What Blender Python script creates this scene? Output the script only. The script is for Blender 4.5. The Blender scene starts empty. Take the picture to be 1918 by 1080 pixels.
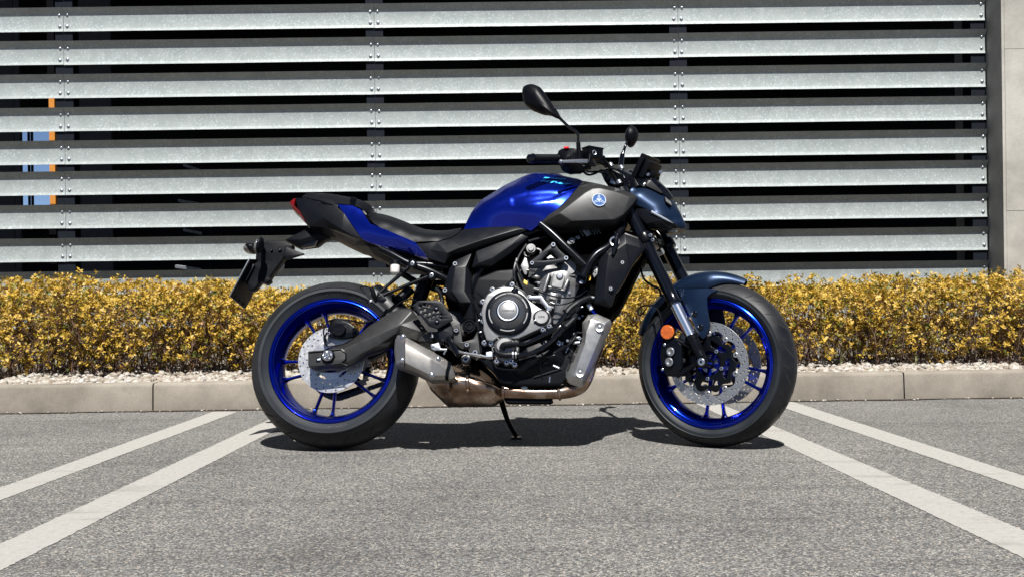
import bpy, bmesh, math, random
import numpy as np
from mathutils import Vector, Matrix
from mathutils.geometry import delaunay_2d_cdt
R_ = math.radians
random.seed(7); rng = np.random.default_rng(11)
sc = bpy.context.scene
COL = sc.collection

# ------------------------------------------------------------ camera
D, H, FP, ROLL = 4.0, 0.587, 2031.0, R_(0.72)
cam_d = bpy.data.cameras.new('camera'); cam = bpy.data.objects.new('camera', cam_d)
COL.objects.link(cam); sc.camera = cam
cam.location = (0, -D, H); cam.rotation_euler = (R_(90), ROLL, 0)
cam_d.sensor_width = 36; cam_d.lens = FP/1918*36; cam_d.shift_y = -3/1918
cam_d.clip_start = 0.05; cam_d.clip_end = 3000
# ------------------------------------------------------------ light
SUN_EL, SUN_AZ = R_(59), R_(3)          # sun stands behind the camera
w = bpy.data.worlds.new('World'); sc.world = w; w.use_nodes = True
nt = w.node_tree; bg = nt.nodes['Background']
sky = nt.nodes.new('ShaderNodeTexSky'); sky.sky_type = 'NISHITA'; sky.sun_disc = False
sky.sun_elevation = SUN_EL; sky.sun_rotation = R_(180)-SUN_AZ; sky.dust_density = 0.15; sky.air_density = .36; sky.ozone_density = 2
nt.links.new(sky.outputs[0], bg.inputs[0]); bg.inputs[1].default_value = 0.05
sl = bpy.data.lights.new('sun', 'SUN'); sl.energy = 5; sl.angle = R_(0.5); sl.color = (1, .972, .93)
so = bpy.data.objects.new('sun', sl); COL.objects.link(so)
sdir = Vector((math.sin(SUN_AZ)*math.cos(SUN_EL), -math.cos(SUN_AZ)*math.cos(SUN_EL), math.sin(SUN_EL)))
so.rotation_euler = sdir.to_track_quat('Z', 'Y').to_euler(); so.location = (0, -6, 8)
vs = sc.view_settings; vs.view_transform = 'Standard'; vs.look = 'None'; vs.gamma = 1; vs.exposure = 1.1

# ------------------------------------------------------------ surveying helpers
def ray(px, py):
    u, v = px-959, py-537
    c, s = math.cos(ROLL), math.sin(ROLL)
    a = u*c - v*s; b = u*s + v*c
    return Vector((a/FP, 1.0, -b/FP))
EYE = Vector((0, -D, H))
def G(px, py, z=0.0):                    # point of a level plane
    r = ray(px, py); t = (z-H)/r.z; return EYE + r*t
def W(px, py, y):                        # point of an upright plane
    r = ray(px, py); return EYE + r*((y+D)/r.y)
def Rm(lean, yaw):
    cl, sn, cy, sy = math.cos(lean), math.sin(lean), math.cos(yaw), math.sin(yaw)
    return Matrix(((cy, -sy, 0), (sy, cy, 0), (0, 0, 1))) @ Matrix(((1, 0, 0), (0, cl, sn), (0, -sn, cl)))
def frame(c, R):
    m = R.to_4x4(); m.translation = Vector(c); return m
RB = Rm(.282, -.063); CR = Vector((-.661, .050, .307))
ORG = CR + RB.col[0]*.70 - RB.col[2]*(.307/RB.col[2].z)
FB = frame(ORG, RB)                      # bike frame: x forward, y left, z up along the leaning bike
FS = frame((.737, -.050, .299), Rm(.073, -.063-.492))   # steered front end, origin in the front axle
FBi, FSi = FB.inverted(), FS.inverted()
REAR = FBi @ CR
def unp(inv, px, py, wd):
    o = inv @ EYE; d = inv.to_3x3() @ ray(px, py)
    t = (wd-o.y)/d.y; return o + d*t
def B(px, py, wd=0.): return unp(FBi, px, py, wd)
def S(px, py, wd=0.): return unp(FSi, px, py, wd)
MS = FBi @ FS                            # steered frame -> bike frame
IDM = Matrix.Identity(4)
FR = {'B': (B, IDM), 'S': (S, MS)}

# ------------------------------------------------------------ object helpers
def tag(o, label=None, cat=None, group=None, kind=None):
    if label: o['label'] = label
    if cat: o['category'] = cat
    if group: o['group'] = group
    if kind: o['kind'] = kind
    return o
def empty(name, loc=(0, 0, 0), mat=None):
    o = bpy.data.objects.new(name, None); COL.objects.link(o)
    o.empty_display_size = .1
    if mat is not None: o.matrix_world = mat
    else: o.location = loc
    return o
def finish(name, bm, mats, parent=None, M=None, smooth=35, recalc=True):
    if M is not None: bm.transform(M)
    if recalc: bmesh.ops.recalc_face_normals(bm, faces=bm.faces)
    me = bpy.data.meshes.new(name); bm.to_mesh(me); bm.free()
    for m in (mats if isinstance(mats, (list, tuple)) else [mats]): me.materials.append(m)
    if smooth:
        me.polygons.foreach_set('use_smooth', [True]*len(me.polygons))
        me.set_sharp_from_angle(angle=R_(smooth))
    o = bpy.data.objects.new(name, me); COL.objects.link(o)
    if parent: o.parent = parent
    return o
def box(bm, a, b, mi=0):
    x0, y0, z0 = a; x1, y1, z1 = b
    v = [bm.verts.new(p) for p in ((x0,y0,z0),(x1,y0,z0),(x1,y1,z0),(x0,y1,z0),(x0,y0,z1),(x1,y0,z1),(x1,y1,z1),(x0,y1,z1))]
    for f in ((0,1,2,3),(4,5,6,7),(0,1,5,4),(1,2,6,5),(2,3,7,6),(3,0,4,7)):
        bm.faces.new([v[i] for i in f]).material_index = mi
def obox(bm, c, ax, ay, az, mi=0, bev=0.0):
    """box with centre c and half-axis vectors"""
    c = Vector(c); t = bmesh.new()
    v = [t.verts.new(c + ax*i + ay*j + az*k) for k in (-1, 1) for (i, j) in ((-1,-1),(1,-1),(1,1),(-1,1))]
    for f in ((0,1,2,3),(4,5,6,7),(0,1,5,4),(1,2,6,5),(2,3,7,6),(3,0,4,7)): t.faces.new([v[i] for i in f])
    bmesh.ops.recalc_face_normals(t, faces=t.faces)
    if bev: bmesh.ops.bevel(t, geom=t.edges[:], offset=bev, segments=2, affect='EDGES', profile=.6)
    add(bm, t, mi)
def add(bm, t, mi=0):
    me = bpy.data.meshes.new('tmp'); t.to_mesh(me); t.free()
    n = len(bm.faces); bm.from_mesh(me); bpy.data.meshes.remove(me)
    bm.faces.ensure_lookup_table()
    for f in bm.faces[n:]: f.material_index = mi
def revolve(bm, c, prof, seg=48, axis=None, mi=0, closed=False, a0=0., a1=360.):
    """profile [(r, t)] turned about an axis through c (default the local y axis)"""
    c = Vector(c); ax = (axis or Vector((0, 1, 0))).normalized()
    u = ax.orthogonal().normalized() if abs(ax.y) < .999 else Vector((1, 0, 0))
    v = ax.cross(u).normalized(); full = abs(a1-a0) > 359.9
    n = seg if full else seg+1; rings = []
    for k in range(n):
        a = R_(a0 + (a1-a0)*k/seg); d = u*math.cos(a) + v*math.sin(a)
        rings.append([bm.verts.new(c + d*r + ax*t) for r, t in prof])
    m = len(prof); jm = m if closed else m-1
    for k in range(seg):
        p, q = rings[k], rings[(k+1) % n]
        for j in range(jm):
            vs_ = [p[j], p[(j+1) % m], q[(j+1) % m], q[j]]
            try: bm.faces.new(vs_).material_index = mi
            except ValueError: pass
    if not full and closed:
        for r in (rings[0], rings[-1]):
            bm.faces.new(r).material_index = mi
    bmesh.ops.remove_doubles(bm, verts=[x for r in rings for x in r], dist=1e-6)
def catmull(P, n=6):
    P = [Vector(p) for p in P]
    if len(P) < 3 or n < 2: return P
    Q = [P[0]*2-P[1]] + P + [P[-1]*2-P[-2]]; out = []
    for i in range(1, len(Q)-2):
        for k in range(n):
            t = k/n; a, b, c, d = Q[i-1], Q[i], Q[i+1], Q[i+2]
            out.append(.5*((2*b) + (c-a)*t + (2*a-5*b+4*c-d)*t*t + (3*b-a-3*c+d)*t**3))
    out.append(P[-1]); return out
def tube(bm, P, r, seg=12, n=6, mi=0, flat=1.0, cap=True):
    """round bar through P; r a number or one per given point"""
    rs = r if isinstance(r, (list, tuple)) else [r]*len(P)
    Q = catmull(P, n); m = len(P)
    RR = [float(np.interp(i/(len(Q)-1)*(m-1), range(m), rs)) for i in range(len(Q))]
    T = [(Q[min(i+1, len(Q)-1)]-Q[max(i-1, 0)]).normalized() for i in range(len(Q))]
    u = T[0].cross(Vector((0, 1, 0)))
    if u.length < .2: u = T[0].orthogonal()
    u.normalize(); rings = []
    for q, t, rr in zip(Q, T, RR):
        u = (u - t*u.dot(t)).normalized(); v = t.cross(u)
        rings.append([bm.verts.new(q + (u*math.cos(a)*rr + v*math.sin(a)*rr*flat)) for a in np.linspace(0, 2*math.pi, seg, endpoint=False)])
    for p, q in zip(rings, rings[1:]):
        for j in range(seg): bm.faces.new((p[j], p[(j+1) % seg], q[(j+1) % seg], q[j])).material_index = mi
    if cap:
        bm.faces.new(rings[0]).material_index = mi; bm.faces.new(rings[-1][::-1]).material_index = mi
def bez_round(pts, rad):
    """polygon with rounded corners (2D)"""
    out = []; n = len(pts)
    for i in range(n):
        p, a, b = Vector(pts[i]), Vector(pts[i-1]), Vector(pts[(i+1) % n])
        da, db = (a-p), (b-p); r = min(rad, da.length*.45, db.length*.45)
        if r < 1e-5: out.append(p); continue
        s, e = p+da.normalized()*r, p+db.normalized()*r
        for k in range(5):
            t = k/4; out.append(s*(1-t)**2 + p*2*t*(1-t) + e*t*t)
    return out
def circ2(c, r, n=20): return [Vector((c[0]+r*math.cos(a), c[1]+r*math.sin(a))) for a in np.linspace(0, 2*math.pi, n, endpoint=False)]
def plate2(bm, outs, y0, y1, bev=.002, mi=0, res=2):
    """2D loops (x,z) (first outer, rest holes) -> rounded plate between y0 and y1"""
    cu = bpy.data.curves.new('c', 'CURVE'); cu.dimensions = '2D'; cu.fill_mode = 'BOTH'
    th = abs(y1-y0)/2; bev = min(bev, th*.95)
    cu.extrude = th-bev; cu.bevel_depth = bev; cu.bevel_resolution = res; cu.offset = -bev
    for lp in outs:
        s = cu.splines.new('POLY'); s.points.add(len(lp)-1); s.use_cyclic_u = True
        for k, p in enumerate(lp): s.points[k].co = (p[0], p[1], 0, 1)
    o = bpy.data.objects.new('c', cu); me = bpy.data.meshes.new_from_object(o)
    t = bmesh.new(); t.from_mesh(me); ym = (y0+y1)/2
    for v in t.verts: v.co = Vector((v.co.x, ym+v.co.z, v.co.y))
    bmesh.ops.remove_doubles(t, verts=t.verts, dist=1e-5)
    bmesh.ops.recalc_face_normals(t, faces=t.faces)
    bpy.data.objects.remove(o); bpy.data.curves.remove(cu); bpy.data.meshes.remove(me)
    add(bm, t, mi)
def plate(bm, fr, pts, y0, y1, bev=.002, rnd=0., holes=(), mi=0, at=None):
    """outline read at depth y0 (the near face)"""
    f = FR[fr][0]; d = y0 if at is None else at
    L = [[Vector((q.x, q.z)) for q in (f(a, b, d) for a, b in lp)] for lp in ([pts]+list(holes))]
    if rnd: L = [bez_round(l, rnd) for l in L]
    plate2(bm, L, y0, y1, bev, mi)
def inside(p, poly):
    x, y = p; c = False; n = len(poly)
    for i in range(n):
        (x1, y1), (x2, y2) = poly[i], poly[i-1]
        if (y1 > y) != (y2 > y) and x < (x2-x1)*(y-y1)/(y2-y1)+x1: c = not c
    return c
class TPS:
    def __init__(s, P, V, lam=1e-7):
        s.P = np.array(P, float); n = len(P); K = s.k(s.P, s.P) + lam*np.eye(n)
        Q = np.c_[np.ones(n), s.P]; A = np.zeros((n+3, n+3)); A[:n, :n] = K; A[:n, n:] = Q; A[n:, :n] = Q.T
        s.w = np.linalg.solve(A, np.r_[np.array(V, float), 0, 0, 0])
    def k(s, A, Bq):
        d2 = ((A[:, None]-Bq[None])**2).sum(-1); return .5*d2*np.log(d2+1e-12)
    def __call__(s, Q):
        Q = np.atleast_2d(np.array(Q, float)); return s.k(Q, s.P) @ s.w[:-3] + np.c_[np.ones(len(Q)), Q] @ s.w[-3:]
def skin(bm, fr, out, inner=(), step=.009, back=None, thick=None, mi=0, lam=1e-7, rnd=0., relax=5):
    """body panel: outline and inner points [(px,py,depth)] -> smooth surface; back: 'sym' mirrors it to the
    other flank, a number is a flat back at that depth, thick is a shell of that thickness. Returns the surface function."""
    f = FR[fr][0]
    O = [f(*p) for p in out]; I = [f(*p) for p in inner]
    tp = TPS([(p.x, p.z) for p in O+I], [p.y for p in O+I], lam)
    lp = [Vector((p.x, p.z)) for p in O]
    if rnd: lp = bez_round(lp, rnd)
    bd = []
    for i in range(len(lp)):
        a, b = lp[i-1], lp[i]; m = max(1, int((b-a).length/step))
        for k in range(m): bd.append(a+(b-a)*(k/m))
    xs = [p.x for p in bd]; zs = [p.y for p in bd]; nb = len(bd); arr = np.array([(p.x, p.y) for p in bd])
    pts = list(bd)
    for iz, z in enumerate(np.arange(min(zs)+step*.5, max(zs), step*.87)):
        for x in np.arange(min(xs)+(iz % 2)*step/2, max(xs), step):
            if inside((x, z), arr) and ((arr-np.array((x, z)))**2).sum(1).min() > (step*.55)**2: pts.append(Vector((x, z)))
    V, E, F, *_ = delaunay_2d_cdt(pts, [], [list(range(nb))], 1, 1e-7)
    Y = tp([(v.x, v.y) for v in V])
    nbr = [set() for _ in V]; ec = {}
    for t in F:
        for k in range(len(t)):
            a, b = t[k-1], t[k]; nbr[a].add(b); nbr[b].add(a); key = (min(a, b), max(a, b)); ec[key] = ec.get(key, 0)+1
    fix = set(i for e, c in ec.items() if c == 1 for i in e)
    Q3 = np.array([(v.x, y, v.y) for v, y in zip(V, Y)]); nl_ = [list(n_) for n_ in nbr]
    for _ in range(relax):
        Q3 = np.array([Q3[i] if i in fix or not nl_[i] else .4*Q3[i]+.6*Q3[nl_[i]].mean(0) for i in range(len(V))])
    Y = Q3[:, 1]; V = [Vector((q[0], q[2])) for q in Q3]
    fr_v = [bm.verts.new((v.x, y, v.y)) for v, y in zip(V, Y)]
    if back == 'sym': bk = [bm.verts.new((v.x, -y, v.y)) for v, y in zip(V, Y)]
    elif thick: bk = [bm.verts.new((v.x, y+thick, v.y)) for v, y in zip(V, Y)]
    else: bk = [bm.verts.new((v.x, back if back is not None else .0, v.y)) for v in V]
    cnt = {}
    for t in F:
        bm.faces.new([fr_v[i] for i in t]).material_index = mi
        bm.faces.new([bk[i] for i in reversed(t)]).material_index = mi
        for k in range(len(t)):
            e = (t[k-1], t[k]); key = tuple(sorted(e)); cnt[key] = cnt.get(key, 0)+1
    for (a, b), c in cnt.items():
        if c == 1: bm.faces.new((fr_v[a], fr_v[b], bk[b], bk[a])).material_index = mi
    return tp
def facets(bm, fr, pts, n_out, edges=(), back=None, thick=None, bev=.0025, mi=0):
    """faceted panel: first n_out points are the outline, the rest inner points; edges are kept creases"""
    f = FR[fr][0]; P = [f(*p) for p in pts]
    V, E, F, oV, *_ = delaunay_2d_cdt([Vector((p.x, p.z)) for p in P], list(edges), [list(range(n_out))], 1, 1e-7)
    Y = [P[ov[0]].y if ov else -.1 for ov in oV]
    t = bmesh.new()
    a = [t.verts.new((v.x, y, v.y)) for v, y in zip(V, Y)]
    if back == 'sym': b = [t.verts.new((v.x, -y, v.y)) for v, y in zip(V, Y)]
    elif thick: b = [t.verts.new((v.x, y+thick, v.y)) for v, y in zip(V, Y)]
    else: b = [t.verts.new((v.x, back or 0., v.y)) for v in V]
    cnt = {}
    for q in F:
        t.faces.new([a[i] for i in q]); t.faces.new([b[i] for i in reversed(q)])
        for k in range(len(q)):
            key = tuple(sorted((q[k-1], q[k]))); cnt[key] = cnt.get(key, 0)+1
    for (i, j), c in cnt.items():
        if c == 1: t.faces.new((a[i], a[j], b[j], b[i]))
    bmesh.ops.recalc_face_normals(t, faces=t.faces)
    bmesh.ops.dissolve_limit(t, angle_limit=R_(3), verts=t.verts, edges=t.edges)
    if bev:
        ed = [e for e in t.edges if len(e.link_faces) == 2 and e.calc_face_angle(0) > R_(11)]
        bmesh.ops.bevel(t, geom=ed, offset=bev, segments=2, affect='EDGES', profile=.6, clamp_overlap=True)
    add(bm, t, mi)
def text_bm(s, size, ext=.0004, shear=0., bold=0.):
    cu = bpy.data.curves.new('t', 'FONT'); cu.body = s; cu.size = size; cu.extrude = ext; cu.shear = shear; cu.offset = bold
    cu.align_x = 'CENTER'; cu.align_y = 'CENTER'; cu.resolution_u = 3
    o = bpy.data.objects.new('t', cu); me = bpy.data.meshes.new_from_object(o)
    t = bmesh.new(); t.from_mesh(me); bpy.data.objects.remove(o); bpy.data.curves.remove(cu); bpy.data.meshes.remove(me)
    return t                              # x right, y up, z out
def bolt(bm, c, r, h=.004, mi=0, mj=None, sock=True):
    """socket-head screw seen along y; c = centre of its seat, head stands towards -y"""
    c = Vector(c)
    if sock:
        revolve(bm, c, [(r*.45, -h*.35), (r*.5, -h), (r*.85, -h), (r, -h*.8), (r, .001)], 20, mi=mi)
        revolve(bm, c, [(0, -h*.35), (r*.45, -h*.35)], 6, mi=(mj if mj is not None else mi))
    else:
        revolve(bm, c, [(0, -h), (r*.7, -h*.95), (r, -h*.45), (r, .001)], 20, mi=mi)

# ------------------------------------------------------------ materials
def mat(name, col, rough=.5, metal=0., coat=0., spec=.5, var=0., vscale=30., bump=0., bscale=200., rvar=0., coat_r=.05, trans=0., col2=None, sub=None):
    m = bpy.data.materials.new(name); m.use_nodes = True; n = m.node_tree.nodes; L = m.node_tree.links
    b = n['Principled BSDF']; b.inputs['Base Color'].default_value = (*col, 1)
    b.inputs['Roughness'].default_value = rough; b.inputs['Metallic'].default_value = metal
    b.inputs['Coat Weight'].default_value = coat; b.inputs['Coat Roughness'].default_value = coat_r
    b.inputs['Specular IOR Level'].default_value = spec; b.inputs['Transmission Weight'].default_value = trans
    tc = n.new('ShaderNodeTexCoord')
    if var or rvar or col2:
        no = n.new('ShaderNodeTexNoise'); no.inputs['Scale'].default_value = vscale; no.inputs['Detail'].default_value = 6
        L.new(tc.outputs['Object'], no.inputs['Vector'])
        mr = n.new('ShaderNodeMapRange'); L.new(no.outputs['Fac'], mr.inputs[0]); mr.inputs[1].default_value = .3; mr.inputs[2].default_value = .7
        if var or col2:
            mx = n.new('ShaderNodeMix'); mx.data_type = 'RGBA'; L.new(mr.outputs[0], mx.inputs['Factor'])
            c2 = col2 or tuple(min(1, c*(1+var)) for c in col); c1 = col if col2 else tuple(c*(1-var) for c in col)
            mx.inputs['A'].default_value = (*c1, 1); mx.inputs['B'].default_value = (*c2, 1)
            L.new(mx.outputs['Result'], b.inputs['Base Color'])
        if rvar:
            m2 = n.new('ShaderNodeMapRange'); L.new(no.outputs['Fac'], m2.inputs[0]); m2.inputs[1].default_value = .3; m2.inputs[2].default_value = .7
            m2.inputs[3].default_value = max(0, rough-rvar); m2.inputs[4].default_value = rough+rvar; L.new(m2.outputs[0], b.inputs['Roughness'])
    if bump:
        nb = n.new('ShaderNodeTexNoise'); nb.inputs['Scale'].default_value = bscale; nb.inputs['Detail'].default_value = 4
        L.new(tc.outputs['Object'], nb.inputs['Vector'])
        bp = n.new('ShaderNodeBump'); bp.inputs['Strength'].default_value = bump; bp.inputs['Distance'].default_value = .001
        L.new(nb.outputs['Fac'], bp.inputs['Height']); L.new(bp.outputs[0], b.inputs['Normal'])
    return m
# ============================================================ SETTING
def nodes(m): return m.node_tree.nodes, m.node_tree.links, m.node_tree.nodes['Principled BSDF']
def ramp(n, stops, interp='LINEAR', k=1.):
    stops = [(p, tuple(v*k for v in c)) for p, c in stops]
    r = n.new('ShaderNodeValToRGB'); r.color_ramp.interpolation = interp
    e = r.color_ramp.elements
    while len(e) > 1: e.remove(e[0])
    e[0].position = stops[0][0]; e[0].color = (*stops[0][1], 1)
    for p, c in stops[1:]:
        k = e.new(p); k.color = (*c, 1)
    return r
def asphalt_mat():
    m = mat('asphalt', (.2, .2, .2), .9, spec=.3); n, L, b = nodes(m)
    tc = n.new('ShaderNodeTexCoord')
    vo = n.new('ShaderNodeTexVoronoi'); vo.inputs['Scale'].default_value = 210; vo.inputs['Randomness'].default_value = 1
    L.new(tc.outputs['Object'], vo.inputs['Vector'])
    sp = n.new('ShaderNodeSeparateColor'); L.new(vo.outputs['Color'], sp.inputs[0])
    r = ramp(n, [(0, (.10, .10, .105)), (.35, (.215, .214, .21)), (.6, (.31, .307, .295)), (.8, (.41, .40, .375)), (.93, (.55, .53, .49)), (1, (.70, .66, .58))], k=.465); L.new(sp.outputs[0], r.inputs[0])
    # warm and bluish grains
    hu = n.new('ShaderNodeMix'); hu.data_type = 'RGBA'; hu.blend_type = 'MULTIPLY'; hu.inputs['Factor'].default_value = .35
    r2 = ramp(n, [(0, (.85, .95, 1.1)), (.5, (1, 1, 1)), (.85, (1.1, .98, .85)), (1, (1.3, .9, .7))]); L.new(sp.outputs[1], r2.inputs[0])
    L.new(r.outputs[0], hu.inputs['A']); L.new(r2.outputs[0], hu.inputs['B'])
    # dark binder between grains
    ve = n.new('ShaderNodeTexVoronoi'); ve.feature = 'DISTANCE_TO_EDGE'; ve.inputs['Scale'].default_value = 210
    L.new(tc.outputs['Object'], ve.inputs['Vector'])
    re = ramp(n, [(0, (.35, .35, .36)), (.12, (1, 1, 1))]); L.new(ve.outputs['Distance'], re.inputs[0])
    m3 = n.new('ShaderNodeMix'); m3.data_type = 'RGBA'; m3.blend_type = 'MULTIPLY'; m3.inputs['Factor'].default_value = .8
    L.new(hu.outputs['Result'], m3.inputs['A']); L.new(re.outputs[0], m3.inputs['B'])
    no = n.new('ShaderNodeTexNoise'); no.inputs['Scale'].default_value = 1.3; no.inputs['Detail'].default_value = 5; L.new(tc.outputs['Object'], no.inputs['Vector'])
    r4 = ramp(n, [(.28, (.74, .73, .72)), (.42, (.95, .945, .93)), (.7, (1.13, 1.12, 1.09))]); L.new(no.outputs['Fac'], r4.inputs[0])
    m4 = n.new('ShaderNodeMix'); m4.data_type = 'RGBA'; m4.blend_type = 'MULTIPLY'; m4.inputs['Factor'].default_value = 1
    L.new(m3.outputs['Result'], m4.inputs['A']); L.new(r4.outputs[0], m4.inputs['B'])
    # oil drips, faint rubber marks
    dr = n.new('ShaderNodeTexNoise'); dr.inputs['Scale'].default_value = 6.5; dr.inputs['Detail'].default_value = 3; L.new(tc.outputs['Object'], dr.inputs['Vector'])
    r5 = ramp(n, [(.24, (.5, .49, .48)), (.30, (1, 1, 1))]); L.new(dr.outputs['Fac'], r5.inputs[0])
    mpp = n.new('ShaderNodeMapping'); mpp.inputs['Scale'].default_value = (.35, 5, 1); mpp.inputs['Rotation'].default_value = (0, 0, .06); L.new(tc.outputs['Object'], mpp.inputs[0])
    tm = n.new('ShaderNodeTexNoise'); tm.inputs['Scale'].default_value = 1.5; tm.inputs['Detail'].default_value = 4; L.new(mpp.outputs[0], tm.inputs['Vector'])
    r6 = ramp(n, [(.34, (.84, .84, .84)), (.46, (1, 1, 1))]); L.new(tm.outputs['Fac'], r6.inputs[0])
    m5 = n.new('ShaderNodeMix'); m5.data_type = 'RGBA'; m5.blend_type = 'MULTIPLY'; m5.inputs['Factor'].default_value = 1; L.new(m4.outputs['Result'], m5.inputs['A']); L.new(r5.outputs[0], m5.inputs['B'])
    m6 = n.new('ShaderNodeMix'); m6.data_type = 'RGBA'; m6.blend_type = 'MULTIPLY'; m6.inputs['Factor'].default_value = 1; L.new(m5.outputs['Result'], m6.inputs['A']); L.new(r6.outputs[0], m6.inputs['B'])
    L.new(m6.outputs['Result'], b.inputs['Base Color'])
    bp = n.new('ShaderNodeBump'); bp.inputs['Strength'].default_value = .55; bp.inputs['Distance'].default_value = .003
    ad = n.new('ShaderNodeMath'); ad.operation = 'ADD'; L.new(ve.outputs['Distance'], ad.inputs[0]); L.new(sp.outputs[2], ad.inputs[1])
    L.new(ad.outputs[0], bp.inputs['Height']); L.new(bp.outputs[0], b.inputs['Normal'])
    return m
def paint_mat():
    m = mat('road_paint', (.52, .5, .46), .75); n, L, b = nodes(m)
    tc = n.new('ShaderNodeTexCoord')
    a = n.new('ShaderNodeTexNoise'); a.inputs['Scale'].default_value = 55; a.inputs['Detail'].default_value = 8; a.inputs['Roughness'].default_value = .75
    L.new(tc.outputs['Object'], a.inputs['Vector'])
    r = ramp(n, [(.31, (.17, .165, .155)), (.39, (.46, .445, .41)), (.6, (.54, .52, .475)), (1, (.6, .58, .53))], k=.505); L.new(a.outputs['Fac'], r.inputs[0])
    c = n.new('ShaderNodeTexNoise'); c.inputs['Scale'].default_value = 3.5; c.inputs['Detail'].default_value = 4
    mp = n.new('ShaderNodeMapping'); mp.inputs['Scale'].default_value = (.6, 3, 1); L.new(tc.outputs['Object'], mp.inputs[0]); L.new(mp.outputs[0], c.inputs['Vector'])
    r2 = ramp(n, [(.3, (.8, .79, .78)), (.42, (1, 1, 1))]); L.new(c.outputs['Fac'], r2.inputs[0])
    mx = n.new('ShaderNodeMix'); mx.data_type = 'RGBA'; mx.blend_type = 'MULTIPLY'; mx.inputs['Factor'].default_value = 1
    L.new(r.outputs[0], mx.inputs['A']); L.new(r2.outputs[0], mx.inputs['B']); L.new(mx.outputs['Result'], b.inputs['Base Color'])
    bp = n.new('ShaderNodeBump'); bp.inputs['Strength'].default_value = .35; bp.inputs['Distance'].default_value = .002
    g = n.new('ShaderNodeTexNoise'); g.inputs['Scale'].default_value = 220; L.new(tc.outputs['Object'], g.inputs['Vector'])
    L.new(g.outputs['Fac'], bp.inputs['Height']); L.new(bp.outputs[0], b.inputs['Normal'])
    return m
def galv_mat():
    """hot-dip galvanised sheet: pale spangles on a grey zinc"""
    m = mat('galvanised_steel', (.6, .62, .62), .55, metal=.15); n, L, b = nodes(m)
    tc = n.new('ShaderNodeTexCoord')
    wn = n.new('ShaderNodeTexNoise'); wn.inputs['Scale'].default_value = 60; wn.inputs['Detail'].default_value = 2; L.new(tc.outputs['Object'], wn.inputs['Vector'])
    ad = n.new('ShaderNodeMix'); ad.data_type = 'VECTOR'; ad.inputs['Factor'].default_value = .012
    L.new(tc.outputs['Object'], ad.inputs['A']); L.new(wn.outputs['Color'], ad.inputs['B'])
    vo = n.new('ShaderNodeTexVoronoi'); vo.inputs['Scale'].default_value = 135; L.new(ad.outputs['Result'], vo.inputs['Vector'])
    sp = n.new('ShaderNodeSeparateColor'); L.new(vo.outputs['Color'], sp.inputs[0])
    # spangles come and go along the sheet
    pa = n.new('ShaderNodeTexNoise'); pa.inputs['Scale'].default_value = 3.2; pa.inputs['Detail'].default_value = 4; L.new(tc.outputs['Object'], pa.inputs['Vector'])
    pr = n.new('ShaderNodeMapRange'); L.new(pa.outputs['Fac'], pr.inputs[0]); pr.inputs[1].default_value = .35; pr.inputs[2].default_value = .7; pr.inputs[3].default_value = .90; pr.inputs[4].default_value = .55
    gt = n.new('ShaderNodeMapRange'); L.new(sp.outputs[0], gt.inputs[0]); L.new(pr.outputs[0], gt.inputs[1]); gt.inputs[2].default_value = 1.0; gt.inputs[3].default_value = 0; gt.inputs[4].default_value = .75
    base = ramp(n, [(.3, (.49, .545, .535)), (.7, (.60, .655, .64))], k=.475)
    fn = n.new('ShaderNodeTexNoise'); fn.inputs['Scale'].default_value = 12; fn.inputs['Detail'].default_value = 8; L.new(tc.outputs['Object'], fn.inputs['Vector']); L.new(fn.outputs['Fac'], base.inputs[0])
    mx = n.new('ShaderNodeMix'); mx.data_type = 'RGBA'; L.new(gt.outputs[0], mx.inputs['Factor']); L.new(base.outputs[0], mx.inputs['A']); mx.inputs['B'].default_value = (.39, .43, .435, 1)
    L.new(mx.outputs['Result'], b.inputs['Base Color'])
    rr = n.new('ShaderNodeMapRange'); L.new(sp.outputs[1], rr.inputs[0]); rr.inputs[3].default_value = .42; rr.inputs[4].default_value = .7; L.new(rr.outputs[0], b.inputs['Roughness'])
    return m
def concrete_mat(name, c0, c1, scale=4., kk=.505):
    m = mat(name, c0, .9, spec=.3); n, L, b = nodes(m)
    tc = n.new('ShaderNodeTexCoord')
    a = n.new('ShaderNodeTexNoise'); a.inputs['Scale'].default_value = scale; a.inputs['Detail'].default_value = 10; a.inputs['Roughness'].default_value = .65
    L.new(tc.outputs['Object'], a.inputs['Vector'])
    r = ramp(n, [(.3, c0), (.62, c1)], k=kk); L.new(a.outputs['Fac'], r.inputs[0])
    g = n.new('ShaderNodeTexNoise'); g.inputs['Scale'].default_value = 160; g.inputs['Detail'].default_value = 3; L.new(tc.outputs['Object'], g.inputs['Vector'])
    r2 = ramp(n, [(.25, (.7, .7, .7)), (.45, (1, 1, 1)), (.7, (1.12, 1.12, 1.1))]); L.new(g.outputs['Fac'], r2.inputs[0])
    mx = n.new('ShaderNodeMix'); mx.data_type = 'RGBA'; mx.blend_type = 'MULTIPLY'; mx.inputs['Factor'].default_value = .6
    L.new(r.outputs[0], mx.inputs['A']); L.new(r2.outputs[0], mx.inputs['B']); L.new(mx.outputs['Result'], b.inputs['Base Color'])
    bp = n.new('ShaderNodeBump'); bp.inputs['Strength'].default_value = .3; bp.inputs['Distance'].default_value = .002
    L.new(g.outputs['Fac'], bp.inputs['Height']); L.new(bp.outputs[0], b.inputs['Normal'])
    return m
M_asph, M_paint, M_galv = asphalt_mat(), paint_mat(), galv_mat()
M_kerb = concrete_mat('kerb_concrete', (.225, .197, .16), (.42, .375, .312), 3.2)
M_conc = concrete_mat('wall_concrete', (.30, .285, .25), (.58, .555, .50), 2.0, .60)
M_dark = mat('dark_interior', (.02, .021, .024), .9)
M_post = mat('painted_post', (.006, .008, .012), .6, var=.1, spec=.12)
M_black = mat('unlit_black', (.002, .002, .003), .8, spec=.05)
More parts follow.
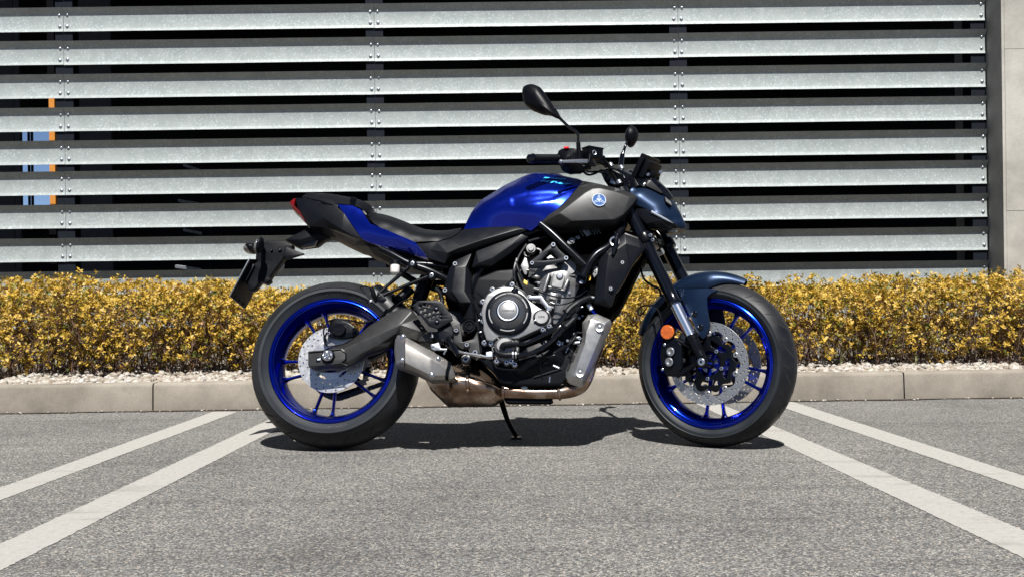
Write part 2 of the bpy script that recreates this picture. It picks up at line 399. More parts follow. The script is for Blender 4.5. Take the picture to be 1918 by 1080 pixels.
M_dirt = mat('kerb_dirt', (.04, .028, .02), 1., var=.5, vscale=60, bump=.5, bscale=300)
M_soil = mat('soil', (.09, .07, .05), 1., var=.4, vscale=20)

bm = bmesh.new(); s_ = 400
for p in ((-s_, -s_), (s_, -s_), (s_, s_), (-s_, s_)): bm.verts.new((*p, 0))
bm.faces.new(bm.verts); tag(finish('asphalt', bm, M_asph, smooth=0, recalc=False), kind='structure')

# kerb line, read at both ends of its foot
kL, kR = G(0, 774.5), G(1918, 744.5)
kd = (kR-kL).normalized(); kn = Vector((-kd.y, kd.x, 0))
def K(s, t, z): p = kL + kd*s + kn*t; return Vector((p.x, p.y, z))
def ks(px, z=.06):
    r = ray(px, 740); a = EYE-kL; return (a.dot(kn)/-(r.dot(kn)))*r.dot(kd) + a.dot(kd)
KH = .137
joints = [ks(286), ks(990), ks(1694)]
dj = joints[1]-joints[0]; cuts = [joints[0]-2*dj, joints[0]-dj]+joints+[joints[2]+dj, joints[2]+2*dj]
bm = bmesh.new()
for a, b_ in zip(cuts, cuts[1:]):
    g = .0035; n_ = 24
    prof = [(0.004, -.05), (.0, .0), (.006, KH-.016), (.010, KH-.006), (.018, KH), (.10, KH), (.10, -.05)]
    rings = [[bm.verts.new(K(a+g+(b_-a-2*g)*k/n_, t+random.uniform(-.0008, .0008)*(1 if 0 < z < KH else .3), z+random.uniform(-.0006, .0006))) for t, z in prof] for k in range(n_+1)]
    for p, q in zip(rings, rings[1:]):
        for j in range(len(prof)-1): bm.faces.new((p[j], p[j+1], q[j+1], q[j]))
    bm.faces.new(rings[0]); bm.faces.new(rings[-1][::-1])
tag(finish('kerb', bm, M_kerb, smooth=50), kind='structure')
bm = bmesh.new(); xs = np.arange(cuts[0], cuts[-1], .012); rowA = []; rowB = []
for i, x in enumerate(xs):
    wv = .022+.012*math.sin(x*9)*math.sin(x*3.1)+random.uniform(-.007, .007)
    rowA.append(bm.verts.new(K(x, -max(.006, wv), .004))); rowB.append(bm.verts.new(K(x, .02, .006)))
for i in range(len(xs)-1): bm.faces.new((rowA[i], rowA[i+1], rowB[i+1], rowB[i]))
tag(finish('gutter_dirt', bm, M_dirt, smooth=0, recalc=False), kind='structure')
bm = bmesh.new()
v = [bm.verts.new(K(a, b_, .1)) for a, b_ in ((cuts[0], .095), (cuts[-1], .095), (cuts[-1], 1.62), (cuts[0], 1.62))]
bm.faces.new(v); tag(finish('planting_soil', bm, M_soil, smooth=0, recalc=False), kind='structure')

# painted bay lines
def line(a, b_, c, d, ext):
    """far-left, far-right, near-left, near-right pixel corners on the ground; run on by ext metres"""
    A, B_, C_, D_ = G(*a), G(*b_), G(*c), G(*d)
    C2 = C_ + (C_-A).normalized()*ext; D2 = D_ + (D_-B_).normalized()*ext
    bm = bmesh.new(); n_ = 420; L1 = []; L2 = []
    for k in range(n_+1):
        t = k/n_; j = .0026; p = A.lerp(C2, t); q = B_.lerp(D2, t)
        L1.append(bm.verts.new((p.x+random.uniform(-j, j), p.y+random.uniform(-j, j), .0015))); L2.append(bm.verts.new((q.x+random.uniform(-j, j), q.y+random.uniform(-j, j), .0015)))
    for k in range(n_): bm.faces.new((L1[k], L1[k+1], L2[k+1], L2[k]))
    tag(finish('painted_line', bm, M_paint, smooth=0), kind='structure')
line((399.8, 770.5), (445.4, 770.5), (0, 913), (0, 936.7), 1.5)
line((537, 770), (584, 770), (0, 1018.6), (0, 1069), 1.2)
line((1484, 751.7), (1436, 752.5), (1918, 891), (1918, 916), 1.5)
line((1345, 754), (1300, 754), (1918, 993), (1918, 1045), 1.2)

# ------------------------------------------------------------ garage with louvred front
YW = 2.9                                   # plane of the sheet webs
gar = empty('parking_garage', (0, YW, 0)); tag(gar, 'parking garage behind the hedge with rows of galvanised steel louvres and a concrete end wall', 'building')
def child(name, bm, m, par=gar, **k):
    o = finish(name, bm, m, par, Matrix.Translation((0, -YW, 0)), **k); return o
seams = [W(122, 300, YW).x, W(704, 300, YW).x, W(1273, 300, YW).x]
xe_lo = W(1848, 300, YW).x
sp_ = seams[2]-seams[1]
segs = [(seams[0]-2*sp_, seams[0]-sp_), (seams[0]-sp_, seams[0]), (seams[0], seams[1]), (seams[1], seams[2]), (seams[2], xe_lo)]
z_ref = W(700, 20.5, YW).z                # web top of the first full slat at the centre seam
pitch = (W(700, 20.5, YW).z - W(700, 455, YW).z)/7
print('pitch', pitch, 'webtop', z_ref)
WEB, FA, FBt, PR, PB = .092, .038, .018, .029, .005
def slat_bm(x0, x1, z, dz):
    bm = bmesh.new(); th = .003
    f = [(-PR, FA), (-.002, .004), (0, -.002), (0, -WEB+.002), (-.001, -WEB-.003), (-PB, -WEB-FBt)]
    bk = [(y+th, zz) for y, zz in f]
    prof = f + bk[::-1]; n_ = 10; rings = []
    for k in range(n_+1):
        x = x0+(x1-x0)*k/n_; wob = random.uniform(-.0005, .0005)
        rings.append([bm.verts.new((x, YW+y+wob, z+zz+wob+dz*k/n_)) for y, zz in prof])
    m_ = len(prof)
    for p, q in zip(rings, rings[1:]):
        for j in range(m_): bm.faces.new((p[j], p[(j+1) % m_], q[(j+1) % m_], q[j]))
    bm.faces.new(rings[0]); bm.faces.new(rings[-1][::-1])
    return bm
M_bolt = mat('zinc_bolt', (.42, .44, .47), .35, metal=.8, var=.25)
for i in range(-5, 12):
    z = z_ref - pitch*i + (.0155 if i >= 5 else 0)
    if z < .3: continue
    for (x0, x1) in segs:
        jz = random.uniform(-.0012, .0012)
        s = child('slat', slat_bm(x0+.0012, x1-.0012, z+jz, random.uniform(-.001, .001)), M_galv, smooth=20)
        if z > z_ref+pitch*1.5 or z < .5: continue
        for (xb, ok) in ((x0+.024, x0 > -4), (x1-.024, x1 > -4)):
            if not ok: continue
            for zz in (-.003, -.076):
                bm = bmesh.new(); c = Vector((xb+random.uniform(-.003, .003), YW-.0005, z+zz+random.uniform(-.002, .002)))
                revolve(bm, c, [(0, -.008), (.005, -.0072), (.0085, -.0045), (.0095, -.0015), (.0115, -.001), (.0115, .002)], 14)
                child('bolt', bm, M_bolt, s)
# posts behind the joints
for xc in seams + [seams[0]-sp_, xe_lo-.045]:
    bm = bmesh.new(); hw = .055 if xc != xe_lo-.045 else .045
    box(bm, (xc-hw, YW+.006, 0), (xc+hw, YW+.014, 5)); box(bm, (xc-hw+.01, YW+.014, 0), (xc+hw-.03, YW+.16, 5))
    child('post', bm, M_post)
    for i in range(-1, 9):
        pass
bm = bmesh.new(); box(bm, (-8, YW-.02, -.1), (xe_lo, YW+.1, .27)); child('plinth', bm, M_kerb, smooth=0)
# concrete end wall
cx0 = W(1850.5, 300, YW).x; cx1 = W(1877.5, 300, YW-.21).x
bm = bmesh.new(); box(bm, (cx0, YW-.21, -.1), (cx0+3.5, YW+.5, 5)); child('concrete_wall', bm, M_conc, smooth=0)
# shuttering panels standing a few millimetres proud of it
bm = bmesh.new()
zj = [W(1900, 92, YW-.21).z, W(1900, 395, YW-.21).z]
xp = W(1884, 300, YW-.21).x
for a, b_, dd in ((-.1, zj[1]-.0015, .0), (zj[1]+.0015, zj[0]-.0015, .0012), (zj[0]+.0015, 5, .0006)):
    box(bm, (xp, YW-.2125-dd, a), (cx0+3.4, YW-.205, b_))
child('formwork_panel', bm, M_conc, smooth=0)
# dark inside: floor, ceiling, back and side walls
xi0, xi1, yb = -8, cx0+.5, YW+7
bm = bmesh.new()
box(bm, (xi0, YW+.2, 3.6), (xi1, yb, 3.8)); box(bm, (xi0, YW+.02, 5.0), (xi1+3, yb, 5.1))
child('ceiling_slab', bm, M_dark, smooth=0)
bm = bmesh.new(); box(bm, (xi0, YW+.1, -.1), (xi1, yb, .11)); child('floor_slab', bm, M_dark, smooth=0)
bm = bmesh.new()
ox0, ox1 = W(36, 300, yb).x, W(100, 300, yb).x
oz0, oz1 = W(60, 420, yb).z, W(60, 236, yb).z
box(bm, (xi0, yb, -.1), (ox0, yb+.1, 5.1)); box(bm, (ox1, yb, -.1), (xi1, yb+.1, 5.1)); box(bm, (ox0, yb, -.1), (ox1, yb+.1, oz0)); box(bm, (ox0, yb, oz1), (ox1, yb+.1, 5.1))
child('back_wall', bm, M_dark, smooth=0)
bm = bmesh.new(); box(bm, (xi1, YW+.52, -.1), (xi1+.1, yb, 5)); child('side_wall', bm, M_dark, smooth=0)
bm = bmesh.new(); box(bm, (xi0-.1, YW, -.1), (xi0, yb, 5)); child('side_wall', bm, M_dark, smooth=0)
M_or = mat('orange_paint', (.42, .16, .018), .6, var=.08)
yo = YW+.33
oa, ob = W(98, 405, yo).z, W(98, 170, yo).z
bm = bmesh.new(); box(bm, (W(92.5, 300, yo).x, yo, oa), (W(103, 300, yo).x, yo+.09, ob)); child('orange_pillar', bm, M_or, smooth=0)
for a, b_ in ((.1, oa), (ob, 3.5)):
    bm = bmesh.new(); box(bm, (W(91, 300, yo).x, yo-.004, a), (W(104, 300, yo).x, yo+.1, b_)); child('dark_pillar_block', bm, M_black, smooth=0)  # near-black blocks added so the pillar's ends read as unlit
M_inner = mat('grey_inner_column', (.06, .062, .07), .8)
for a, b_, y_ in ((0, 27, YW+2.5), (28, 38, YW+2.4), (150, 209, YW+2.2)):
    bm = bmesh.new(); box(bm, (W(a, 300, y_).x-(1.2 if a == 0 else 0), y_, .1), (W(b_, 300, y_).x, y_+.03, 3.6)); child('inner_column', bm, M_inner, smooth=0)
# window bars in the rear opening
bm = bmesh.new()
for px in (55, 61): box(bm, (W(px, 300, yb-.1).x-.014, yb-.12, oz0), (W(px, 300, yb-.1).x+.014, yb-.10, oz1))
child('window_bar', bm, M_inner, smooth=0)
# ceiling lamps' trunking caught by daylight
M_trunk = mat('white_trunking', (.7, .74, .8), .5)
for (ax_, ay_, bx_, by_, yy) in ((345, 310, 372, 318, 5.2), (335, 376, 372, 382, 5.4), (330, 499, 375, 505, 4.6), (345, 431, 376, 437, 5.0)):
    P, Q = W(ax_, ay_, yy), W(bx_, by_, yy+.5)
    bm = bmesh.new(); d = (Q-P); obox(bm, (P+Q)/2, d/2, Vector((0, .03, 0)), Vector((0, 0, .012))); child('light_trunking', bm, M_trunk, smooth=0)

# ------------------------------------------------------------ gravel
def stone_mat():
    m = mat('pale_stones', (.5, .45, .38), .85, bump=.5, bscale=260); n, L, b = nodes(m)
    at = n.new('ShaderNodeAttribute'); at.attribute_name = 'hue'
    r = ramp(n, [(0, (.30, .25, .20)), (.18, (.46, .38, .29)), (.4, (.58, .52, .44)), (.75, (.66, .62, .55)), (1, (.72, .70, .66))], k=.505); L.new(at.outputs['Fac'], r.inputs[0])
    tc = n.new('ShaderNodeTexCoord'); no = n.new('ShaderNodeTexNoise'); no.inputs['Scale'].default_value = 70; no.inputs['Detail'].default_value = 6; L.new(tc.outputs['Object'], no.inputs['Vector'])
    r2 = ramp(n, [(.3, (.6, .56, .5)), (.6, (1, 1, 1))]); L.new(no.outputs['Fac'], r2.inputs[0])
    mx = n.new('ShaderNodeMix'); mx.data_type = 'RGBA'; mx.blend_type = 'MULTIPLY'; mx.inputs['Factor'].default_value = 1
    L.new(r.outputs[0], mx.inputs['A']); L.new(r2.outputs[0], mx.inputs['B']); L.new(mx.outputs['Result'], b.inputs['Base Color'])
    return m
M_stone = stone_mat()
def stones(n_, ymin, ymax, xr, r0, r1, sub, zf):
    global SH_
    SH_ = []
    t = bmesh.new(); bmesh.ops.create_icosphere(t, subdivisions=sub, radius=1)
    t.verts.ensure_lookup_table(); V = np.array([v.co[:] for v in t.verts]); F = np.array([[v.index for v in f.verts] for f in t.faces]); t.free()
    VV, FF = [], []
    for i in range(n_):
        s = rng.uniform(*xr); q = rng.uniform(ymin, ymax); r = rng.uniform(r0, r1)
        sc_ = r*np.array([rng.uniform(.8, 1.4), rng.uniform(.8, 1.2), rng.uniform(.5, .85)])
        P = V*sc_; P = P + rng.normal(0, r*.13, P.shape)
        a, b_ = rng.uniform(0, 6.3), rng.normal(0, .35)
        ca, sa, cb, sb = math.cos(a), math.sin(a), math.cos(b_), math.sin(b_)
        P = P @ np.array([[ca, -sa, 0], [sa, ca, 0], [0, 0, 1]]) @ np.array([[1, 0, 0], [0, cb, -sb], [0, sb, cb]])
        c = K(s, q, zf(q)+rng.uniform(0, r*.7)); VV.append(P+np.array(c[:])); FF.append(F+i*len(V)); SH_ += [rng.random()]*len(F)
    return np.concatenate(VV), np.concatenate(FF)
def mesh_np(name, V, F, mats, parent=None, smooth=True, attr=None):
    me = bpy.data.meshes.new(name); me.vertices.add(len(V)); me.vertices.foreach_set('co', V.astype(np.float32).ravel())
    k = F.shape[1]; me.loops.add(F.size); me.loops.foreach_set('vertex_index', F.astype(np.int32).ravel())
    me.polygons.add(len(F)); me.polygons.foreach_set('loop_start', np.arange(0, F.size, k, dtype=np.int32)); me.polygons.foreach_set('loop_total', np.full(len(F), k, dtype=np.int32))
    me.update(calc_edges=True); me.validate()
    if smooth: me.polygons.foreach_set('use_smooth', [True]*len(me.polygons))
    for nm, ty, dat in (attr or []):
        a = me.attributes.new(nm, ty, 'FACE'); a.data.foreach_set('value', dat.astype(np.float32))
    for m in mats: me.materials.append(m)
    o = bpy.data.objects.new(name, me); COL.objects.link(o)
    if parent: o.parent = parent
    return o
xr = (ks(-60), ks(1980))
zf = lambda q: .112+.02*min(1, max(0, (q-.12)/.5))
V1, F1 = stones(3400, .105, .42, xr, .009, .021, 2, zf); H1 = SH_
V2, F2 = stones(3800, .35, 1.2, xr, .010, .02, 1, zf); H2 = SH_
V3, F3 = stones(110, -.045, -.004, xr, .003, .007, 1, lambda q: .004); H3 = SH_
V = np.concatenate([V1, V2, V3]); F = np.concatenate([F1, F2+len(V1), F3+len(V1)+len(V2)])
o = mesh_np('gravel', V, F, [M_stone], attr=[('hue', 'FLOAT', np.array(H1+H2+H3))]); tag(o, 'pale gravel along the foot of the hedge behind the kerb', 'gravel', kind='stuff')

# ------------------------------------------------------------ hedge
def leaf_mat():
    m = bpy.data.materials.new('golden_leaves'); m.use_nodes = True; n = m.node_tree.nodes; L = m.node_tree.links; b = n['Principled BSDF']
    at = n.new('ShaderNodeAttribute'); at.attribute_name = 'hue'
    r = ramp(n, [(0, (.10, .13, .015)), (.16, (.30, .27, .025)), (.38, (.56, .37, .035)), (.62, (.78, .49, .05)), (.85, (.92, .62, .11)), (1, (.42, .17, .04))], k=.56); L.new(at.outputs['Fac'], r.inputs[0])
    L.new(r.outputs[0], b.inputs['Base Color']); b.inputs['Roughness'].default_value = .5; b.inputs['Specular IOR Level'].default_value = .5
    tr = n.new('ShaderNodeBsdfTranslucent'); L.new(r.outputs[0], tr.inputs[0]); mx = n.new('ShaderNodeMixShader'); mx.inputs[0].default_value = .28
    L.new(b.outputs[0], mx.inputs[1]); L.new(tr.outputs[0], mx.inputs[2]); L.new(mx.outputs[0], n['Material Output'].inputs[0])
    return m
M_leaf = leaf_mat(); M_twig = mat('twigs', (.12, .066, .045), .85, var=.5, vscale=50)
hedge = empty('hedge', (0, 2.2, .11)); tag(hedge, 'long low golden-leaved hedge growing in gravel between kerb and garage', 'hedge')
def hnoise(x, y, z):
    return (math.sin(x*3.1+1.3)*math.sin(z*9+x*1.7)+math.sin(x*7.3+y*5+z*6)+.8*math.sin(x*14.7-z*17+y*9+2))/2.8
HT = lambda x: .608+.018*math.sin(x*2.3+.6)+.014*math.sin(x*6.7)+.014*math.sin(x*15.1+1)+.009*math.sin(x*37+2)+(.02*max(0, -x-1.2) if x < -1.2 else 0)-.02*math.exp(-((x+.9)/.6)**2)
y0h, y1h = 1.86, 2.62
LV, LF, LH = [], [], []; TW = []
def stem_lines():
    out = []
    for i in range(1150):
        x = rng.uniform(-3.35, 3.35); y = rng.uniform(y0h+.04, y1h-.05); p = np.array([x, y, .1]); d = np.array([rng.normal(0, .3), rng.normal(0, .3), 1.]); d /= np.linalg.norm(d)
        L = rng.uniform(.36, .6); n_ = 7; pts = [p.copy()]
        for k in range(n_):
            d = d + rng.normal(0, .17, 3); d[2] = max(d[2], .25); d /= np.linalg.norm(d)
            p = p + d*L/n_; p[1] = min(max(p[1], y0h), y1h)
            if p[2] > HT(p[0])-.03: break
            pts.append(p.copy())
            for _ in range(2):
                if rng.random() < .8:
                    q = p.copy(); e = d*.5 + rng.normal(0, .6, 3); e /= np.linalg.norm(e); br = [q.copy()]
                    for j in range(3): e = e + rng.normal(0, .25, 3) + np.array([0, -.05, .12]); e /= np.linalg.norm(e); q = q + e*rng.uniform(.025, .05); q[2] = min(q[2], HT(q[0])+.008); br.append(q.copy())
                    out.append((br, .0017))
        if len(pts) > 1: out.append((pts, .0032))
    return out
LINES = stem_lines()
# leaf rosettes: at twig ends and filling the hedge's skin
cl = []
for br, r in LINES:
    q = br[-1]
    if q[2] > .16 and rng.random() < .45: cl.append(q)
N_ = 21500
while len(cl) < N_:
    x = rng.uniform(-3.35, 3.35); ht = HT(x); z = .14 + (ht-.14)*rng.random()**.80 + (rng.random()**6)*.035
    u = rng.random(); y = y0h + (y1h-y0h)*(u**1.9)
    # rounded shoulder and undercut foot
    y += .10*max(0, (z-ht+.10)/.10)**2 + .13*max(0, (.26-z)/.14)
    den = .56 + .75*hnoise(x, y, z) + .5*max(0, (z-ht+.16)/.16) - .42*max(0, (.22-z)/.1)
    if x > .3: den -= .16*math.exp(-((z-.40)/.07)**2)*(x > 0)
    if rng.random() < den: cl.append(np.array([x, y, z]))
for c in cl:
    k = int(rng.integers(5, 9)); top = c[2] > HT(c[0])-.06
    ax = rng.normal(0, .45, 3) + np.array([0, -.55 if not top else -.1, .75]); ax /= np.linalg.norm(ax)
    u = np.cross(ax, [1, 0, 0]); u /= np.linalg.norm(u); v = np.cross(ax, u); h0 = np.clip(rng.normal(.60, .16), 0, .9); sz = rng.uniform(.75, 1.25)
    if rng.random() < .17: h0 = rng.uniform(0, .25)
    for j in range(k):
        a = j*2.4+rng.uniform(-.4, .4); out = (u*math.cos(a)+v*math.sin(a)); el = rng.uniform(.05, 1.1)
        d = out*math.cos(el) + ax*math.sin(el); sd = np.cross(d, ax); sd /= (np.linalg.norm(sd)+1e-9); nn = np.cross(sd, d)
        Ln = rng.uniform(.013, .025)*sz; wd = Ln*rng.uniform(.24, .34); b0 = c + ax*rng.uniform(-.012, .008) + d*.002
        i0 = len(LV); mid = b0 + d*Ln*.5 - nn*Ln*.06
        LV += [b0, mid + sd*wd + nn*wd*.35, b0 + d*Ln - nn*Ln*.12, mid - sd*wd + nn*wd*.35]
        LF += [(i0, i0+1, i0+2), (i0, i0+2, i0+3)]; hh = float(np.clip(h0+rng.normal(0, .1), 0, 1)); LH += [hh, hh]
o = mesh_np('foliage', np.array(LV)-np.array([0, 2.2, .11]), np.array(LF), [M_leaf], hedge, smooth=False, attr=[('hue', 'FLOAT', np.array(LH))])
TV, TF = [], []
for br, r in LINES:
    prev = None
    for i, p in enumerate(br):
        rr = r*(1-.5*i/len(br)); i0 = len(TV)
        TV += [p+np.array([rr, 0, 0]), p+np.array([-rr*.5, rr*.87, 0]), p+np.array([-rr*.5, -rr*.87, 0])]
        if prev is not None:
            for j in range(3): TF.append((prev+j, prev+(j+1) % 3, i0+(j+1) % 3, i0+j))
        prev = i0
mesh_np('twigs', np.array(TV)-np.array([0, 2.2, .11]), np.array(TF), [M_twig], hedge)
# weeds in the gravel
M_grass = mat('weed_green', (.12, .16, .04), .7, col2=(.3, .3, .12), vscale=12)
for n_, (px, py, lab, hgt, cnt) in enumerate(((1573, 694, 'tallest weed, reddish-tipped, leaning out of the gravel right of the front wheel', .17, 7), (1716, 690, 'small weed tuft in the gravel beside the right kerb joint', .1, 8), (1755, 686, 'green weed tuft in the gravel at right, past the kerb joint', .12, 10), (1822, 741, 'tiny dark weed growing from the foot of the kerb at right', .035, 9))):
    zz = .115 if n_ < 3 else .004
    c = G(px, py, zz); bm = bmesh.new()
    for k in range(cnt):
        a = random.uniform(0, 6.3); ln = hgt*random.uniform(.5, 1); lean = random.uniform(.05, .5)
        if n_ == 0: a = random.uniform(-.6, .6)
        d = Vector((math.cos(a), math.sin(a)*.6, 0)); sd = Vector((-d.y, d.x, 0)).normalized()*.0022
        pr = None
        for j in range(6):
            t = j/5; p = c + d*ln*lean*t*t + Vector((0, 0, ln*t*(1-.15*t))); wv = sd*(1-t*.85)
            q = (bm.verts.new(p-wv), bm.verts.new(p+wv))
            if pr: bm.faces.new((pr[0], pr[1], q[1], q[0]))
            pr = q
    tag(finish('weed', bm, M_grass, recalc=False), lab, 'weed', 'weeds by the kerb')
# ============================================================ MOTORCYCLE
M_blue = mat('blue_candy_paint', (.0003, .012, .25), .25, metal=.85, coat=.5, coat_r=.03, rvar=.02, vscale=60)
M_blue2 = mat('blue_wheel_paint', (.0005, .017, .36), .24, metal=.95, coat=.5, coat_r=.08)
M_ice = mat('dark_blue_metallic', (.0045, .016, .044), .42, metal=.7, coat=.12, coat_r=.3, bump=.03, bscale=900)
M_grey = mat('graphite_metallic', (.025, .025, .025), .42, metal=.5, bump=.04, bscale=1200, rvar=.04)
M_disc2 = mat('rear_disc_steel', (.55, .55, .55), .30, metal=.8, rvar=.06, vscale=90)
M_blk = mat('black_plastic', (.0022, .0026, .004), .42, spec=.11, bump=.12, bscale=1500, rvar=.06)
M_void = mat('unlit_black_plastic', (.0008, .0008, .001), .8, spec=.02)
M_blkg = mat('dark_grey_plastic', (.0040, .0046, .0065), .36, spec=.16, bump=.1, bscale=1500, rvar=.05)
M_gloss = mat('gloss_black', (.002, .0025, .004), .14, coat=.15, spec=.35)
M_frame = mat('satin_black_steel', (.0025, .003, .0045), .26, spec=.22, metal=.2, rvar=.05)
M_swing = mat('dark_grey_aluminium', (.030, .030, .030), .42, metal=.6, rvar=.05, bump=.03, bscale=900)
M_seat = mat('black_vinyl', (.003, .0035, .005), .42, spec=.17, bump=.35, bscale=900)
M_rub = mat('tyre_rubber', (.0045, .0052, .007), .48, spec=.22, col2=(.017, .0175, .019), vscale=6, rvar=.1, bump=.15, bscale=500)
M_side = mat('tyre_sidewall', (.013, .0155, .019), .55, spec=.25, var=.25, vscale=11, rvar=.08, bump=.15, bscale=400)
M_groove = mat('tyre_groove', (.004, .004, .004), .95)
M_emb = mat('tyre_lettering', (.022, .024, .026), .6)
M_eng = mat('cast_engine_silver', (.19, .19, .19), .42, metal=.75, var=.1, bump=.12, bscale=900, rvar=.06)
M_cov = mat('engine_cover_silver', (.20, .20, .20), .40, metal=.7, bump=.06, bscale=900, rvar=.05)
M_edk = mat('dark_engine_metal', (.0025, .0035, .006), .34, metal=.0, spec=.18, bump=.08, bscale=600)
M_chr = mat('chrome', (.80, .83, .88), .22, metal=1.)
M_zinc = mat('zinc_plated', (.40, .42, .45), .28, metal=.9)
M_disc = mat('brake_disc_steel', (.34, .34, .34), .38, metal=.85, rvar=.06, vscale=90)
M_shield = mat('brushed_shield', (.33, .325, .315), .36, metal=.85, rvar=.05, vscale=40)
M_muff = mat('brushed_muffler', (.29, .275, .255), .40, metal=.85, rvar=.05, vscale=40)
M_white = mat('reservoir_plastic', (.75, .70, .66), .3, trans=.25)
M_red = mat('red_lens', (.12, .003, .003), .18, coat=.15)
M_redb = mat('red_switch', (.65, .02, .03), .3)
M_amber = mat('amber_reflector', (.42, .085, .004), .2, coat=.8, coat_r=.05, bump=.8, bscale=220)
M_lens = mat('grey_lens', (.10, .095, .09), .2, coat=.5)
M_glass = mat('clear_lens', (.32, .36, .42), .08, coat=.6, metal=.3)
M_cyan = mat('cyan_decal', (.05, .42, .85), .25, coat=.6)
M_scr = mat('display_glass', (.004, .005, .007), .08, coat=.8)
M_badge = mat('badge_blue', (.012, .06, .20), .55, spec=.15)
M_embl = mat('emblem_silver', (.34, .40, .48), .6, spec=.2)
M_badges = mat('badge_silver', (.55, .60, .68), .35, metal=.5)
M_yel = mat('yellow_connector', (.65, .42, .05), .5)
M_gold = mat('chain_steel', (.05, .05, .052), .4, metal=.7)
M_plate = mat('number_plate_back', (.004, .0045, .006), .5, spec=.12)
M_plw = mat('plate_edge', (.18, .20, .23), .3, metal=.5)
def exhaust_mat():
    m = mat('heat_tinted_steel', (.5, .4, .3), .28, metal=.95); n, L, b = nodes(m)
    tc = n.new('ShaderNodeTexCoord'); a = n.new('ShaderNodeTexNoise'); a.inputs['Scale'].default_value = 14; a.inputs['Detail'].default_value = 8; a.inputs['Roughness'].default_value = .6
    L.new(tc.outputs['Object'], a.inputs['Vector'])
    r = ramp(n, [(.25, (.07, .042, .03)), (.40, (.17, .105, .07)), (.53, (.30, .22, .165)), (.66, (.42, .36, .31)), (.8, (.22, .14, .10))]); L.new(a.outputs['Fac'], r.inputs[0]); L.new(r.outputs[0], b.inputs['Base Color'])
    m2 = n.new('ShaderNodeMapRange'); L.new(a.outputs['Fac'], m2.inputs[0]); m2.inputs[3].default_value = .42; m2.inputs[4].default_value = .16; L.new(m2.outputs[0], b.inputs['Roughness'])
    return m
M_exh = exhaust_mat()

bike = empty('motorcycle', mat=FB)
tag(bike, 'blue and black naked motorcycle with blue wheels leaning on its side stand', 'motorcycle')
SPLIT = {'bracket_bolt', 'bracket_screw', 'cover_slot', 'engine_bolt', 'engine_fitting', 'guard_bolt', 'hose_clamp', 'silencer_rivet', 'shield_bolt', 'shield_slot', 'caliper_bolt', 'clamp_bolt', 'clamp_screw', 'cover_bolt', 'fender_bolt', 'hanger_bolt', 'shroud_bolt', 'carrier_screw', 'frame_tube', 'frame_rail', 'subframe', 'switch', 'seat_strap', 'cylinder_plug', 'casing_rib', 'cable_clip', 'throttle_body'}
def split_bm(bm):
    '''islands whose boxes touch stay together'''
    seen = {}; isl = []; bm.verts.ensure_lookup_table()
    for v in bm.verts:
        if v in seen: continue
        st = [v]; seen[v] = len(isl); cur = []
        while st:
            a = st.pop(); cur.append(a)
            for e in a.link_edges:
                b = e.other_vert(a)
                if b not in seen: seen[b] = len(isl); st.append(b)
        isl.append(cur)
    bb = [(np.min([v.co[:] for v in c], 0)-.0008, np.max([v.co[:] for v in c], 0)+.0008) for c in isl]; gid = list(range(len(isl)))
    for i in range(len(isl)):
        for j in range(i):
            if np.all(bb[i][0] <= bb[j][1]) and np.all(bb[j][0] <= bb[i][1]) and gid[i] != gid[j]:
                a, b = gid[i], gid[j]; gid = [b if g == a else g for g in gid]
    out = []
    for g in sorted(set(gid)):
        t = bm.copy(); t.verts.ensure_lookup_table(); keep = set(v.index for k, c in enumerate(isl) if gid[k] == g for v in c)
        bmesh.ops.delete(t, geom=[v for v in t.verts if v.index not in keep], context='VERTS'); out.append(t)
    return out
def P(name, bm, m, par=None, fr='B', smooth=35, **k):
    if name in SPLIT:
        bm.verts.index_update(); L_ = split_bm(bm); bm.free()
        return [finish(name, t, m, par or bike, None if fr == 'B' else FR[fr][1], smooth, **k) for t in L_][0]
    return finish(name, bm, m, par or bike, None if fr == 'B' else FR[fr][1], smooth, **k)
def V3(x, y, z): return Vector((x, y, z))

# ------------------------------------------------------------ wheels
def tyre_prof(R0, hw, rb, bead):
    left = []
    for t in np.linspace(1, 0, 12): left.append((R0-.043*(hw/.093)**.5*abs(t)**2.3, -hw*t))
    sh = left[0][0]
    side = [(rb, -bead), (rb+.004, -bead-.004), (rb+.018, -bead-.010), (sh-.014, -hw-.002), (sh-.004, -hw-.0015), (sh-.002, -hw-.0035), (sh, -hw-.001)]
    half = side + left
    return half, half[:-1] + [(r, -y) for r, y in reversed(half)]
def groove(bm, c, R0, hw, a, sgn, flip=1, L=.2, y0=.25, y1=.92, wd=.0040):
    """sickle-shaped groove lying on the tread"""
    pr = []; n_ = 12
    for k in range(n_+1):
        t = k/n_; y = hw*(y0+(y1-y0)*t)*sgn; ang = a + flip*L*(t**1.7); r = R0-.043*(hw/.093)**.5*abs(y/hw)**2.3+.0004
        w_ = wd*math.sin(math.pi*min(1, .08+t*.95))**.6
        ca, sa = math.cos(ang), math.sin(ang); p = c+V3(ca*r, y, sa*r); tng = V3(-sa, 0, ca)
        q = (bm.verts.new(p-tng*w_), bm.verts.new(p+tng*w_))
        if pr: bm.faces.new((pr[0], pr[1], q[1], q[0])).material_index = 2
        pr = q
